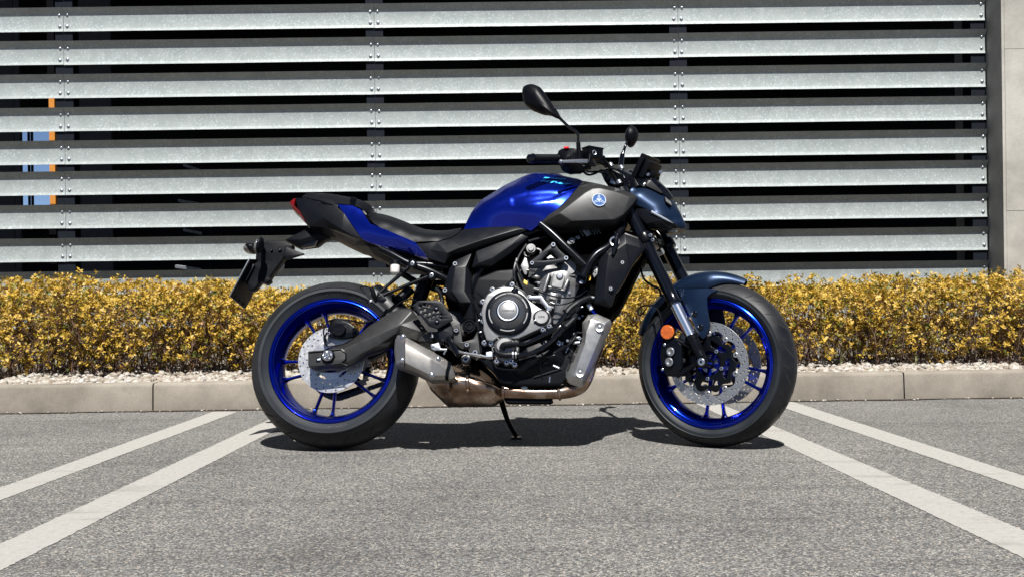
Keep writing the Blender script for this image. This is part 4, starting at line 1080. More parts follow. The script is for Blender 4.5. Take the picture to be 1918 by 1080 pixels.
# lever pivot, hose banjo and clutter between reservoir and clamp
bm = bmesh.new()
revolve(bm, S(1128, 296, -.16), [(0, -.008), (.008, -.008), (.009, .008), (0, .008)], 14, V3(.4, 1, .2))
tube(bm, [S(1128, 297, -.16), S(1136, 305, -.14), S(1141, 314, -.12), S(1150, 320, -.10)], [.0045, .006, .004, .004], 10, 6)
tube(bm, [S(1140, 316, -.11), S(1152, 322, -.10), S(1165, 330, -.09), S(1170, 345, -.08)], .006, 10, 5)
P('hose_joint', bm, M_frame, bar, 'S')
hose('brake_hose', [(1088, 318, -.20), (1100, 327, -.17), (1112, 326, -.15), (1130, 318, -.12), (1148, 316, -.10), (1158, 326, -.06), (1160, 345, -.04)], .0042, M_blk, fr='S')
hose('throttle_cable', [(1086, 312, -.22), (1104, 322, -.16), (1120, 322, -.12), (1140, 330, -.06), (1150, 350, -.03)], .0035, M_frame, fr='S')
bm = bmesh.new()
facets(bm, 'S', [(1122, 318, -.07), (1140, 314, -.07), (1160, 316, -.07), (1176, 325, -.07), (1180, 345, -.07), (1177, 362, -.06), (1160, 362, -.06), (1140, 351, -.06), (1132, 340, -.065)], 9, back=.06, bev=.004)
P('steering_head', bm, M_edk, tri, 'S')
bm = bmesh.new(); obox(bm, S(1150, 340, -.072), V3(.012, 0, -.004), V3(0, .006, 0), V3(.004, 0, .010), bev=.002); P('ignition_lock', bm, M_zinc, tri, 'S')
# mirrors
def mirror(stem, rs, out, thick, wd, name='mirror', collar=None):
    bm = bmesh.new(); tube(bm, [S(*p) for p in stem], rs, 14, 6); m_ = P(name, bm, M_gloss, fr='S')
    bm = bmesh.new(); O = [S(a, b_, wd) for a, b_ in out]; cx = sum((o.x for o in O))/len(O); cz = sum((o.z for o in O))/len(O)
    lp = bez_round([Vector((o.x, o.z)) for o in O], .012); n_ = len(lp); rings = []
    for sc_, dy in ((1.0, 0), (1.0, -.006), (.93, -.018), (.75, -.030), (.45, -.037), (.15, -.040)):
        rings.append([bm.verts.new((cx+(p.x-cx)*sc_, wd+dy*thick/.04, cz+(p.y-cz)*sc_)) for p in lp])
    for p, q in zip(rings, rings[1:]):
        for j in range(n_): bm.faces.new((p[j], p[(j+1) % n_], q[(j+1) % n_], q[j]))
    bm.faces.new(rings[-1]); bm.faces.new(rings[0][::-1])
    P('mirror_head', bm, M_blk, m_, 'S', smooth=50)
    return m_, (cx, cz), lp
m1, mc, lp = mirror([(1086, 296, -.235), (1083, 268, -.24), (1083, 255, -.245), (1079, 247, -.25), (1070, 241, -.262), (1058, 231, -.28), (1040, 213, -.305)], [.0052, .0052, .0052, .0052, .0052, .0052, .0062],
       [(982.6, 162.3), (990.8, 158.8), (1000, 158.3), (1011.9, 163.5), (1021.3, 175.2), (1035.4, 196.3), (1042.4, 210.4), (1048.5, 219), (1045, 223.5), (1033, 217.6), (1019, 216.3), (1000, 209.2), (986, 198.7), (981.4, 187), (980.2, 170.5)], .04, -.31)
bm = bmesh.new(); tube(bm, [S(1086, 298, -.235), S(1084, 282, -.238), S(1083, 267, -.24)], [.0088, .0088, .0080], 16, 3); tube(bm, [S(1048, 222, -.30), S(1042, 214, -.305), S(1036, 207, -.312)], [.0062, .010, .012], 12, 3); P('mirror_collar', bm, M_blk, m1, 'S')
bm = bmesh.new(); plate2(bm, [[Vector((mc[0]+(p.x-mc[0])*.94, mc[1]+(p.y-mc[1])*.94)) for p in lp]], -.3105, -.308, .0005); P('mirror_glass', bm, M_chr, m1, 'S')
def mirror_far():
    bm = bmesh.new(); wl = .30
    tube(bm, [S(1163, 310, .235), S(1165.5, 292, .24), S(1168, 284, .245), S(1172, 272, .255), S(1177, 262, .28), S(1183, 252, .30)], [.010, .010, .006, .0055, .0055, .0055], 14, 6)
    m_ = P('mirror', bm, M_gloss, fr='S'); bm = bmesh.new()
    out = [(1175, 248), (1178.5, 240), (1184.4, 235.2), (1192.6, 241), (1196, 250), (1193.7, 262), (1185.5, 275), (1178.5, 277.5), (1174, 268), (1172.6, 257)]
    O = [S(a, b_, wl) for a, b_ in out]; cx = sum((o.x for o in O))/len(O); cz = sum((o.z for o in O))/len(O); lp = bez_round([Vector((o.x, o.z)) for o in O], .008); n_ = len(lp); rings = []
    for sc_, dy in ((.2, -.040), (.55, -.034), (.85, -.024), (1., -.008), (1., .004), (.9, .012), (.6, .018), (.2, .02)):
        rings.append([bm.verts.new((cx+(p.x-cx)*sc_*.95, wl+dy, cz+(p.y-cz)*sc_)) for p in lp])
    for p, q in zip(rings, rings[1:]):
        for j in range(n_): bm.faces.new((p[j], p[(j+1) % n_], q[(j+1) % n_], q[j]))
    bm.faces.new(rings[-1]); bm.faces.new(rings[0][::-1]); P('mirror_head', bm, M_blk, m_, 'S', smooth=50)
mirror_far()
# ------------------------------------------------------------ tank
bm = bmesh.new()
TK = skin(bm, 'B', [(868.6, 430, -.100), (873.8, 416, -.088), (881, 401, -.076), (891.5, 385, -.068), (908.7, 370, -.062), (925, 360, -.058), (955.6, 341.8, -.052), (988.4, 326.8, -.052), (1002.5, 324, -.060), (1023.6, 324.6, -.068), (1042.4, 327, -.074), (1063, 331, -.080), (1084.6, 335.5, -.084), (1092, 339, -.092), (1084.6, 349, -.130), (1066, 369, -.155), (1043.6, 392, -.166), (1027, 403, -.162), (1010, 420.5, -.150), (994.8, 432.3, -.138), (980, 427.5, -.132), (969.8, 424, -.130), (920, 426.5, -.114)],
      [(895, 402, -.112), (930, 382, -.138), (955, 360, -.128), (985, 346, -.118), (975, 372, -.155), (1000, 380, -.168), (1040, 353, -.141), (1030, 342, -.117), (1005, 338, -.108), (990, 334, -.088), (950, 412, -.128), (1000, 404, -.163), (1020, 376, -.166), (945, 352, -.09), (1060, 346, -.125), (905, 378, -.098)], .0055, back='sym', relax=25)
rec = [(955, 368), (985, 358.5), (1030, 355.5), (1062, 358), (1060, 363), (1036, 379), (1000, 385), (962, 389), (955, 384)]
rp = [(q.x, q.z) for q in (B(a, b_, -.15) for a, b_ in rec)]
ra = np.array([np.array(rp[i-1])*(1-t)+np.array(rp[i])*t for i in range(len(rp)) for t in np.linspace(0, 1, 12, endpoint=False)])
for v in bm.verts:                       # shallow knee recess pressed into both flanks
    if abs(v.co.y) > .09 and inside((v.co.x, v.co.z), rp):
        d = math.sqrt(((ra-np.array((v.co.x, v.co.z)))**2).sum(1).min()); v.co.y -= math.copysign(.0034*min(1, d/.015), v.co.y)
tank = P('fuel_tank', bm, M_blue, smooth=55)
from mathutils.bvhtree import BVHTree
def bvh_of(o): return BVHTree.FromPolygons([v.co[:] for v in o.data.vertices], [list(p.vertices) for p in o.data.polygons])
tkb = bvh_of(tank)
def drape(tree, x, z, off):
    h, n_, i, d = tree.ray_cast(V3(x, -1, z), V3(0, 1, 0)); n_ = n_ if n_.y < 0 else -n_
    return h + n_*off
def on_surf(t, tp, org, ux, uz, off=.0032, sl=0.):
    """lay flat lettering on a body panel"""
    for v in t.verts:
        x, y, z = v.co; q = org + ux*x + uz*y
        v.co = drape(tkb, q.x, q.z, off+z)
a, b_ = B(1010, 342.5, -.10), B(1067, 347.5, -.125); dx = (b_-a); wdt = math.hypot(dx.x, dx.z); ux = V3(dx.x, 0, dx.z).normalized()
uz = V3(.35, 0, 1)*.55
t = text_bm('MT-07', .0195, .0002, .25, .0009); xsz = max(v.co.x for v in t.verts)-min(v.co.x for v in t.verts)
for v in t.verts: v.co.x *= wdt/xsz
a2, b2 = B(1010, 343.5, -.10), B(1067, 346, -.12)
on_surf(t, TK, (a2+b2)/2, ux, uz*1.25); bm = bmesh.new(); add(bm, t); P('lettering', bm, M_cyan, tank, smooth=0)
bm = bmesh.new(); L1 = []
for k in range(17):
    s = k/16
    for (x0, y0, x1, y1) in ((1020.5, 334.6, 1060, 338.6), (1018, 337.2, 1058, 341.2)):
        q = B(x0+(x1-x0)*s, y0+(y1-y0)*s, -.085); L1.append(bm.verts.new(drape(tkb, q.x, q.z, .0028)))
for k in range(16): bm.faces.new((L1[2*k], L1[2*k+1], L1[2*k+3], L1[2*k+2]))
P('stripe', bm, M_cyan, tank, smooth=0)
bm = bmesh.new(); q = B(1035, 326, 0); revolve(bm, V3(q.x, 0, q.z-.016), [(0, .006), (.035, .005), (.045, -.004), (.045, -.02)], 32, V3(-.1, 0, 1)); P('filler_cap', bm, M_frame, tank)
# side cover of the tank
bm = bmesh.new()
facets(bm, 'B', [(1084.6, 348.5, -.134), (1092, 338.6, -.094), (1100, 340, -.096), (1117.5, 343.5, -.102), (1155, 352, -.112), (1183, 361.5, -.124), (1195, 369, -.135), (1185, 383, -.148), (1168, 402, -.158), (1152, 419, -.152), (1130, 421.5, -.150), (1095, 424, -.150), (1050, 426.5, -.150), (1011, 424.5, -.148), (1011, 419, -.158), (1027, 402.5, -.168), (1043.6, 391.5, -.171), (1066, 369.5, -.163),
      (1096, 361.5, -.181), (1110.5, 352.8, -.176), (1124, 352, -.174), (1152, 358.5, -.167), (1180, 369, -.155), (1048, 400, -.188), (1071, 414, -.186), (1149, 411, -.172), (1122, 383, -.182)],
      18, edges=((18, 19), (19, 20), (20, 21), (21, 22), (22, 6), (18, 23), (23, 14), (23, 24), (24, 25), (25, 8)), back='sym', bev=.004)
shr = P('tank_cover', bm, M_grey, smooth=32)
shb = bvh_of(shr)
SH = lambda q: [drape(shb, q[0][0], q[0][1], 0).y]
# emblem: disc, ring and three crossed tuning forks
q = B(1122, 371.7, -.199); cx, cz = q.x, q.z; rr = .0262
dv = .004; yc = float(SH([(cx, cz)])[0]); gx = float(SH([(cx+dv, cz)])[0]-yc)/dv; gz = float(SH([(cx, cz+dv)])[0]-yc)/dv
en = V3(gx, -1, gz).normalized(); ex = V3(1, gx, 0).normalized(); ez = en.cross(ex)*-1
ez = ez if ez.z > 0 else -ez
ce = V3(cx, yc, cz)+en*.0005
def eb(poly, h0, h1, bmx, mi=0):
    v0 = [bmx.verts.new(ce+ex*p[0]+ez*p[1]+en*h0) for p in poly]; v1 = [bmx.verts.new(ce+ex*p[0]+ez*p[1]+en*h1) for p in poly]
    bmx.faces.new(v1).material_index = mi; n_ = len(poly)
    for j in range(n_): bmx.faces.new((v0[j], v0[(j+1) % n_], v1[(j+1) % n_], v1[j])).material_index = mi
bm = bmesh.new(); revolve(bm, ce, [(rr*.86, .0015), (rr*.88, .0034), (rr*.97, .0034), (rr, .002), (rr, -.004)], 40, en, mi=1); revolve(bm, ce, [(0, .0015), (rr*.87, .0015)], 40, en, mi=0)
for k in range(3):
    a = R_(90+120*k); ca, sa = math.cos(a), math.sin(a); s_ = rr*.80
    def rot(p): return (p[0]*ca-p[1]*sa, p[0]*sa+p[1]*ca)
    shapes = [[(-.5, -.055), (.1, -.055), (.1, .055), (-.5, .055)], [(.05, -.21), (.16, -.21), (.16, .21), (.05, .21)], [(.08, -.21), (1, -.15), (1, -.06), (.08, -.10)], [(.08, .10), (1, .06), (1, .15), (.08, .21)]]
    for j, sh_ in enumerate(shapes): eb([rot((p[0]*s_, p[1]*s_)) for p in sh_], .0012, .0027+.0001*j+.00003*k, bm, 1)
P('emblem', bm, [M_badge, M_embl], shr, smooth=20)

# ------------------------------------------------------------ seats and tail
bm = bmesh.new()
skin(bm, 'B', [(687, 398.8, -.05), (708, 399.6, -.05), (725, 403, -.052), (743, 409, -.056), (777, 423, -.066), (796, 429.5, -.072), (818, 432, -.078), (839, 431.5, -.08), (864, 427, -.078), (858, 437, -.11), (843.5, 445.5, -.134), (818.5, 451.8, -.142), (777, 453.8, -.142), (748, 442.4, -.136), (718, 430, -.124), (700, 418.5, -.112), (690, 408, -.09)],
     [(720, 416, -.116), (750, 429, -.128), (780, 441, -.138), (815, 442, -.136), (845, 438, -.118), (707, 408, -.095), (735, 412, -.090), (765, 425, -.1), (795, 435, -.11)], .0075, back='sym')
P('seat', bm, M_seat, smooth=60)
bm = bmesh.new()
skin(bm, 'B', [(565.5, 368.9, -.05), (572, 363, -.046), (582, 361, -.046), (602, 361.8, -.048), (622, 363.7, -.05), (641, 367, -.052), (661, 370.9, -.054), (676, 375.2, -.054), (692, 383, -.05), (705, 398.7, -.045), (689, 398.9, -.06), (676.3, 390.8, -.085), (660.7, 384.6, -.094), (624.2, 381.7, -.096), (590, 374, -.088)],
     [(600, 369, -.082), (640, 375, -.088), (670, 382, -.084)], .0075, back='sym')
pil = P('pillion_seat', bm, M_seat, smooth=60)
bm = bmesh.new()
cs = [(658, 370.2, -.055), (655.5, 377, -.090), (656, 386, -.100)]
for (sx) in (0,):
    f = [B(*p) for p in cs]; f2 = [B(p[0]+10, p[1]+2, p[2]) for p in cs]
    loop = [f[2], f[1], f[0]]+[mir(p) for p in f]; loop2 = [f2[2], f2[1], f2[0]]+[mir(p) for p in f2]
    A_ = [bm.verts.new(p+V3(0, -.002 if p.y < 0 else .002, .002)) for p in loop]; B_ = [bm.verts.new(p+V3(0, -.002 if p.y < 0 else .002, .002)) for p in loop2]
    for j in range(5): bm.faces.new((A_[j], A_[j+1], B_[j+1], B_[j]))
    bmesh.ops.solidify(bm, geom=bm.faces[:], thickness=-.002)
P('seat_strap', bm, M_gloss, pil)
bm = bmesh.new()
facets(bm, 'B', [(552.5, 371, -.042), (567, 370.5, -.06), (598, 376, -.092), (632, 383, -.104), (644, 399, -.113), (678, 447, -.114), (660, 443, -.112), (634.6, 434, -.098), (613.8, 426.5, -.082), (580, 425, -.062), (571, 415.5, -.05), (558, 392, -.043), (574, 395, -.074), (606, 408, -.098), (640, 430, -.114), (658, 440, -.114)], 12, edges=((12, 13), (13, 14), (14, 15), (15, 5)), back='sym', bev=.002)
tail = P('tail_cover', bm, M_blkg, smooth=42)
bm = bmesh.new(); facets(bm, 'B', [(599, 376.5, -.0945), (622, 380.5, -.103), (624, 383.5, -.105), (602, 381, -.0965)], 4, thick=.003, bev=.0008); P('grab_slot', bm, M_frame, tail, smooth=20)
bm = bmesh.new()
facets(bm, 'B', [(542, 379, -.032), (551.5, 371.3, -.04), (553.5, 372, -.046), (550.5, 384, -.048), (561.6, 396, -.05), (569.5, 410, -.054), (571.5, 416, -.056), (564, 406.5, -.044), (546, 389.5, -.034)], 9, back='sym', bev=.0015)
P('tail_lamp', bm, M_red, smooth=20)
bm = bmesh.new()
TB = skin(bm, 'B', [(632, 383, -.115), (661, 385.6, -.116), (676.3, 393.4, -.121), (693.3, 419, -.135), (736.3, 436, -.148), (778, 454.5, -.154), (800.2, 483, -.148), (786, 480, -.136), (760, 473, -.126), (733.7, 466, -.121), (710, 460, -.118), (687, 452, -.116), (677.6, 446.4, -.115), (643.7, 398.7, -.114)],
     [(668, 399, -.1225), (688, 424, -.1355), (733, 441, -.149), (775, 459, -.1555), (660, 405, -.1195), (680, 430, -.127), (720, 450, -.136), (762, 465, -.145)], .0075, back='sym')
P('blue_tail_panel', bm, M_blue, smooth=50)
bm = bmesh.new(); facets(bm, 'B', [(678.5, 393.5, -.1115), (682, 395, -.1125), (687, 401.5, -.118), (685, 402.5, -.119), (679.5, 398, -.114)], 5, thick=.004, bev=.001); P('seat_lock', bm, M_swing, smooth=20)
bm = bmesh.new()
facets(bm, 'B', [(580, 424, -.06), (614, 426, -.078), (636, 433.5, -.09), (678, 446, -.105), (733, 465, -.115), (786, 479, -.125), (800, 482, -.125), (836, 490, -.12), (838, 508, -.07), (812, 508, -.04), (770, 503, -.03), (730, 494, -.02), (700, 477, -.02), (663, 460, -.02), (648, 452, -.02), (629, 445, -.02), (603, 443, -.02), (585, 437, -.03), (690, 462, -.085), (750, 481, -.10)], 18, back='sym', bev=.002)
P('undertail', bm, M_blk, smooth=42)
bm = bmesh.new()
for sg in (1, -1):
    L_ = [B(712, 466, -.118), B(735, 477, -.125), B(765, 493, -.130), B(800, 505, -.128), B(832, 520, -.12), B(850, 530, -.11)]
    tube(bm, [V3(p.x, p.y*sg, p.z) for p in L_], .013, 14, 6)
    L_ = [B(768, 494, -.125), B(800, 495, -.12), B(840, 500, -.11)]; tube(bm, [V3(p.x, p.y*sg, p.z) for p in L_], .011, 12, 4)
P('subframe', bm, M_frame)
# ------------------------------------------------------------ side covers
bm = bmesh.new()
facets(bm, 'B', [(778, 455.3, -.138), (818.5, 453, -.142), (843.5, 446.8, -.138), (860, 437, -.124), (868.5, 429.5, -.112), (908, 425.5, -.124), (948, 424, -.136), (969, 423.6, -.140), (982, 428.6, -.142), (986, 431.5, -.140), (973, 438.3, -.138), (906, 460.5, -.142), (864.5, 474, -.144), (847.7, 478, -.144), (839.3, 485, -.144), (834, 494, -.142), (799.7, 483.2, -.140),
       (838, 474, -.160), (862, 463.5, -.162), (906, 448.5, -.160), (968, 430.5, -.148), (806, 468, -.1425)], 17, edges=((14, 17), (17, 18), (18, 19), (19, 20), (20, 8)), back='sym', bev=.003)
P('side_cover', bm, M_blkg, smooth=42)
bm = bmesh.new()
facets(bm, 'B', [(891.5, 470.5, -.140), (977, 438.8, -.142), (990.5, 443.5, -.138), (958, 473.7, -.133), (921, 498.7, -.131), (883, 501.8, -.134), (896, 493, -.146), (922, 484, -.147), (954, 462, -.147)], 6, edges=((5, 6), (6, 7), (7, 8), (8, 2)), back='sym', bev=.0025)
P('intake_cover', bm, M_blkg, smooth=42)
bm = bmesh.new()
facets(bm, 'B', [(883.3, 474, -.144), (854, 487, -.146), (846, 497, -.146), (841.4, 503, -.146), (833, 532, -.144), (832, 550, -.144), (845, 560, -.146), (858, 567, -.148), (864, 583, -.148), (868, 598, -.148), (890, 600, -.148), (888.6, 567, -.148), (882.5, 550, -.144), (882.5, 513, -.142), (877, 502, -.142),
      (852, 501, -.160), (873, 498, -.160), (846, 545, -.164), (870, 546, -.164), (861, 566, -.168), (882, 566, -.168), (866, 596, -.160), (887, 597, -.160)], 15, edges=((3, 15), (15, 16), (16, 14), (15, 17), (16, 18), (17, 19), (18, 20), (19, 20), (19, 21), (20, 22), (17, 18)), back='sym', bev=.0025)
pc = P('pivot_cover', bm, M_blkg, smooth=42)
bm = bmesh.new()
for (px, py, w_) in ((852.5, 494.5, -.156), (833.5, 543.5, -.156)): bolt(bm, B(px, py, w_), .0085, .005, 0, 1)
P('cover_bolt', bm, [M_zinc, M_edk], pc)
bm = bmesh.new(); q = B(879, 610.6, -.175); revolve(bm, q, [(0, -.002), (.007, -.002), (.008, -.006), (.014, -.006), (.016, -.002), (.018, -.002), (.019, -.007), (.023, -.007), (.0255, -.003), (.0255, .05), (0, .05)], 36); P('pivot_cap', bm, M_frame, pc)
# ------------------------------------------------------------ main frame
def tubesym(name, pts, r, m=None, n=7):
    bm = bmesh.new()
    for sg in (1, -1): tube(bm, [V3(q.x, q.y*sg, q.z) for q in (B(*p) for p in pts)], r, 18, n)
    return P(name, bm, m or M_frame)
tubesym('frame_tube', [(1012, 420, -.150), (1034, 438, -.158), (1062, 465, -.165), (1096, 497.5, -.165)], .0150)
tubesym('frame_tube', [(1168, 420, -.09), (1156, 443, -.125), (1140, 462, -.150), (1118, 476, -.162), (1104, 493, -.166), (1094, 513, -.166), (1090, 519, -.166)], .0155)
bm = bmesh.new(); q = B(1088.7, 523, -.178)
revolve(bm, q, [(.0, .02), (.0165, .02), (.0165, -.0045), (.0195, -.0045), (.0205, -.002), (.0205, .04), (0, .04)], 32); revolve(bm, B(1088.7, 528, -.160), [(0, -.001), (.007, -.001), (.008, .002)], 12, mi=1)
P('frame_boss', bm, [M_gloss, M_zinc])
tubesym('frame_rail', [(985, 436, -.11), (930, 470, -.10), (885, 530, -.10), (872, 590, -.10)], .016)
tubesym('frame_rail', [(1165, 420, -.05), (1080, 420, -.09), (1010, 430, -.10), (960, 450, -.10)], .016)
def plP(name, pts, y0, y1, m, bev=.002, rnd=.004, holes=(), par=None, at=None):
    bm = bmesh.new(); plate(bm, 'B', pts, y0, y1, bev, rnd, holes, at=at); return P(name, bm, m, par)
tb = plP('engine_bracket', [(990.5, 491), (1011, 476), (1031, 456.5), (1040, 457), (1047, 467), (1065, 483.5), (1065, 488.5), (1040, 494), (1010, 499.8), (996, 502), (991, 498)], -.168, -.160, M_edk, .0015, .005, holes=[[(1013, 489), (1030.5, 469), (1036, 470), (1045, 482), (1043.5, 486)]])
bm = bmesh.new()
for (px, py) in ((996.6, 493.3), (1036.4, 458.8), (1060.4, 483.9)): bolt(bm, B(px, py, -.168), .0085 if px > 1000 else .0075, .007, 0, 1)
P('bracket_bolt', bm, [M_chr, M_edk], tb)

# ------------------------------------------------------------ engine
eng = plP('engine', [(884, 545), (893, 520), (930, 505), (990, 500), (1010, 500), (1086, 512), (1100, 530), (1094, 566), (1080, 600), (1076, 640), (1072, 700), (1050, 722), (960, 722), (935, 716), (925, 700), (893, 670), (888, 620)], -.115, .14, M_blk, .01, .01)
# near-black fillers coloured as the dark behind: air box, battery tray, open gaps
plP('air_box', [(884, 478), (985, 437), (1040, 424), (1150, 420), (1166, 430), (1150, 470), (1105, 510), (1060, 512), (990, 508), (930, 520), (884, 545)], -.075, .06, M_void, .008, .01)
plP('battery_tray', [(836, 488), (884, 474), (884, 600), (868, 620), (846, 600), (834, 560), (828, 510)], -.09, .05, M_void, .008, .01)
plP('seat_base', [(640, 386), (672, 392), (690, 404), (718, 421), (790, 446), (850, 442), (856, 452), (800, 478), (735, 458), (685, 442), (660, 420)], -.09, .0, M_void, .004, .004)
plP('dark_belly_plate', [(818, 640), (850, 600), (885, 600), (925, 640), (945, 700), (925, 718), (900, 700), (865, 688), (830, 676), (814, 660)], -.06, .0, M_void, .006, .006)  # black plate added to stand for the shade beneath the engine
plP('dark_header_plate', [(1060, 560), (1110, 560), (1118, 600), (1100, 640), (1078, 690), (1050, 690)], -.05, .02, M_void, .006, .006)  # black plate added, its colour the darkness between engine and radiator
# cylinder block
bm = bmesh.new()
skin(bm, 'B', [(1001, 507, -.118), (1012, 499.5, -.125), (1036, 496.5, -.128), (1060, 494.5, -.128), (1076, 503, -.126), (1088, 512, -.120), (1087, 530, -.118), (1078, 553, -.118), (1066, 580, -.120), (1050, 604, -.122), (1036, 606, -.122), (1030, 580, -.124), (1012, 566, -.122), (1007, 540, -.118), (1004, 520, -.115)],
     [(1048, 517, -.150), (1030, 510, -.142), (1070, 515, -.138), (1015, 510, -.132), (1045, 545, -.145), (1028, 545, -.138), (1060, 545, -.138), (1048, 575, -.14)], .008, back=0.)
cyl = P('cylinder_block', bm, M_eng, eng, smooth=50)
bm = bmesh.new()
for (a0, b0, a1, b1, w0) in ((1028.5, 513.5, 1018.5, 545, -.147), (1064, 524, 1055, 545, -.146)):
    tube(bm, [B(a0, b0, w0), B((a0+a1)/2, (b0+b1)/2, w0-.002), B(a1, b1, w0)], [.006, .0072, .0078], 12, 5)
tube(bm, [B(1027, 537, -.150), B(1054, 543.5, -.150)], .0038, 8, 1)
tube(bm, [B(1002, 528, -.125), B(1012, 530, -.13)], .004, 8, 1); tube(bm, [B(1000, 540, -.125), B(1010, 542, -.13)], .004, 8, 1)
bsh = [(1034, 523), (1036, 512), (1043, 507), (1051, 508), (1057, 514), (1058, 522), (1052, 541), (1032, 536.5)]
plate(bm, 'B', bsh, -.158, -.13, .003, .006)
revolve(bm, B(1066, 502, -.128), [(0, -.012), (.026, -.011), (.0275, -.008), (.0275, .01)], 28)
plate(bm, 'B', [(1031, 546), (1043, 549), (1041, 562), (1028, 558)], -.152, -.13, .002, .003); plate(bm, 'B', [(1028, 563), (1040, 567), (1037, 578), (1024, 573)], -.152, -.13, .002, .003)
tube(bm, [B(996, 517, -.13), B(1005, 519, -.135), B(1010, 519, -.13)], [.008, .0095, .008], 12, 4)
P('cylinder_ribs', bm, M_eng, cyl)
bm = bmesh.new()
for (a0, b0, a1, b1, w0) in ((1031.5, 517, 1021.5, 547, -.149), (1067, 527, 1058, 548, -.148), (1036, 545, 1042, 547, -.149)): tube(bm, [B(a0, b0, w0), B(a1, b1, w0)], [.0035, .0045], 8, 2)
plate(bm, 'B', [(1046, 549), (1052, 551), (1050, 563), (1043, 562)], -.149, -.13, .001)
tube(bm, [B(1060, 512, -.136), B(1068, 517, -.138), B(1082, 518, -.132)], .0025, 8, 5)
P('cylinder_recess', bm, M_edk, cyl)
bm = bmesh.new(); revolve(bm, B(1048.4, 517.3, -.158), [(0, -.008), (.0095, -.0075), (.0125, -.004), (.0135, .001)], 24); bolt(bm, B(1066.7, 548.7, -.13), .005, .006); bolt(bm, B(1009, 531, -.128), .004, .006)
P('cylinder_plug', bm, M_zinc, cyl)
# crankcase cover
plP('crankcase_cover', [(905, 608), (904, 600), (901, 585), (905, 566), (912, 551), (927, 541.5), (942, 536.5), (962, 537.8), (978, 546), (991, 562), (1012, 577), (1029, 582), (1033, 600), (1030, 607), (1014, 614), (992, 624), (970, 634), (950, 633), (936, 629), (923, 638.5), (911, 636.5), (905, 618)], -.178, -.10, M_cov, .004, .006, par=eng)
plP('cover_gasket', [(899, 612), (898, 585), (903, 560), (913, 545), (942, 533), (966, 534), (984, 545), (995, 560), (1030, 577), (1037, 600), (1034, 611), (992, 630), (970, 641), (940, 640), (925, 645), (905, 641)], -.150, -.09, M_edk, .004, .006, par=eng)
bm = bmesh.new(); cq = B(951.7, 583.3, -.20); c = V3(cq.x, 0, cq.z); R0 = .0795
revolve(bm, c, [(R0+.004, -.165), (R0+.003, -.184), (R0-.003, -.192), (R0-.008, -.194), (.060, -.194), (.0575, -.196), (.050, -.206), (.041, -.212), (.037, -.2135), (.0, -.2135)], 72)
clc = P('clutch_cover', bm, M_edk, eng)
bm = bmesh.new(); revolve(bm, c, [(.0600, -.1950), (.0582, -.1968), (.0505, -.2072), (.0415, -.2132)], 72); P('cover_dome', bm, mat('cover_dome_metal', (.13, .135, .145), .36, metal=.8), clc)
bm = bmesh.new(); revolve(bm, c, [(.0372, -.2132), (.0370, -.2172), (.0355, -.2178), (.0338, -.2172), (.0332, -.2152)], 60, mi=1); revolve(bm, c, [(0, -.2165), (.029, -.2165), (.031, -.2155), (.0333, -.2145)], 60)
P('cover_cap', bm, [M_cov, M_badges], clc)
bm = bmesh.new()
for a0, a1 in ((133, 98), (171, 215), (246, 290), (323, 358), (12, 45)):
    revolve(bm, c, [(.0662, -.1935), (.0664, -.1956), (.0702, -.1956), (.0704, -.1935)], 14, None, 0, True, -a0, -a1)
P('cover_slot', bm, M_cov, clc)
t = text_bm('YAMAHA', .0125, .0002, 0, .0002); bm = bmesh.new()
for v in t.verts: x, y, z = v.co; v.co = V3(c.x+x*.9, -.2166-z, c.z+y*.8)
add(bm, t); P('lettering', bm, M_swing, clc, smooth=0)
q = B(1014, 592.8, -.19); bm = bmesh.new(); revolve(bm, V3(q.x, 0, q.z), [(.030, -.15), (.0305, -.178), (.0285, -.183), (.0255, -.183), (.0245, -.181), (.0, -.181)], 40, mi=1); revolve(bm, V3(q.x, 0, q.z), [(.0245, -.178), (.0240, -.1865), (.0225, -.1878), (0, -.1878)], 40)
cp = P('filler_plug', bm, [M_cov, M_edk], eng)
t = text_bm('CP2', .0125, .0002, 0, .0003); bm = bmesh.new()
for v in t.verts: x, y, z = v.co; v.co = V3(q.x+x*1.1, -.1879-z, q.z+y*.8)
add(bm, t); P('lettering', bm, M_edk, cp, smooth=0)
bm = bmesh.new()
for (px, py, w_) in ((922, 542.5, -.165), (959, 533, -.155), (904, 565, -.16), (903, 588, -.15), (905, 601, -.16), (991.5, 557, -.165), (1028, 578, -.17), (1017, 617, -.17), (1028.5, 611, -.17), (907, 641.5, -.16), (919.5, 643, -.16), (1020, 641.5, -.13), (1046.5, 642, -.13), (992, 656.5, -.13), (930.5, 676, -.165), (957.5, 676, -.165), (964, 682, -.16), (949, 678, -.16), (872.5, 672, -.16)):
    r = .0075 if px != 872.5 else .0125
    revolve(bm, B(px, py, w_), [(r*1.35, .02), (r*1.35, .001), (r, 0)], 18, mi=2); bolt(bm, B(px, py, w_), r, .006, 0, 1)
P('engine_bolt', bm, [M_chr, M_edk, M_cov], eng)
plP('cable_stay', [(989, 558.5), (991, 554.5), (1007, 553.2), (1015, 553.8), (1030.5, 576), (1028.5, 580), (1025, 577.5), (1010, 559.5), (993, 560)], -.176, -.168, M_zinc, .0015, .003, par=eng)
# clutch cable boot and wires
bm = bmesh.new(); revolve(bm, B(962, 550, -.185), [(0, -.014), (.006, -.014), (.007, -.004), (.0125, 0), (.0135, .012), (.011, .014), (.010, .022), (0, .022)], 20, (B(970, 535, -.18)-B(962, 552, -.188)).normalized()); P('cable_boot', bm, M_gloss, eng)
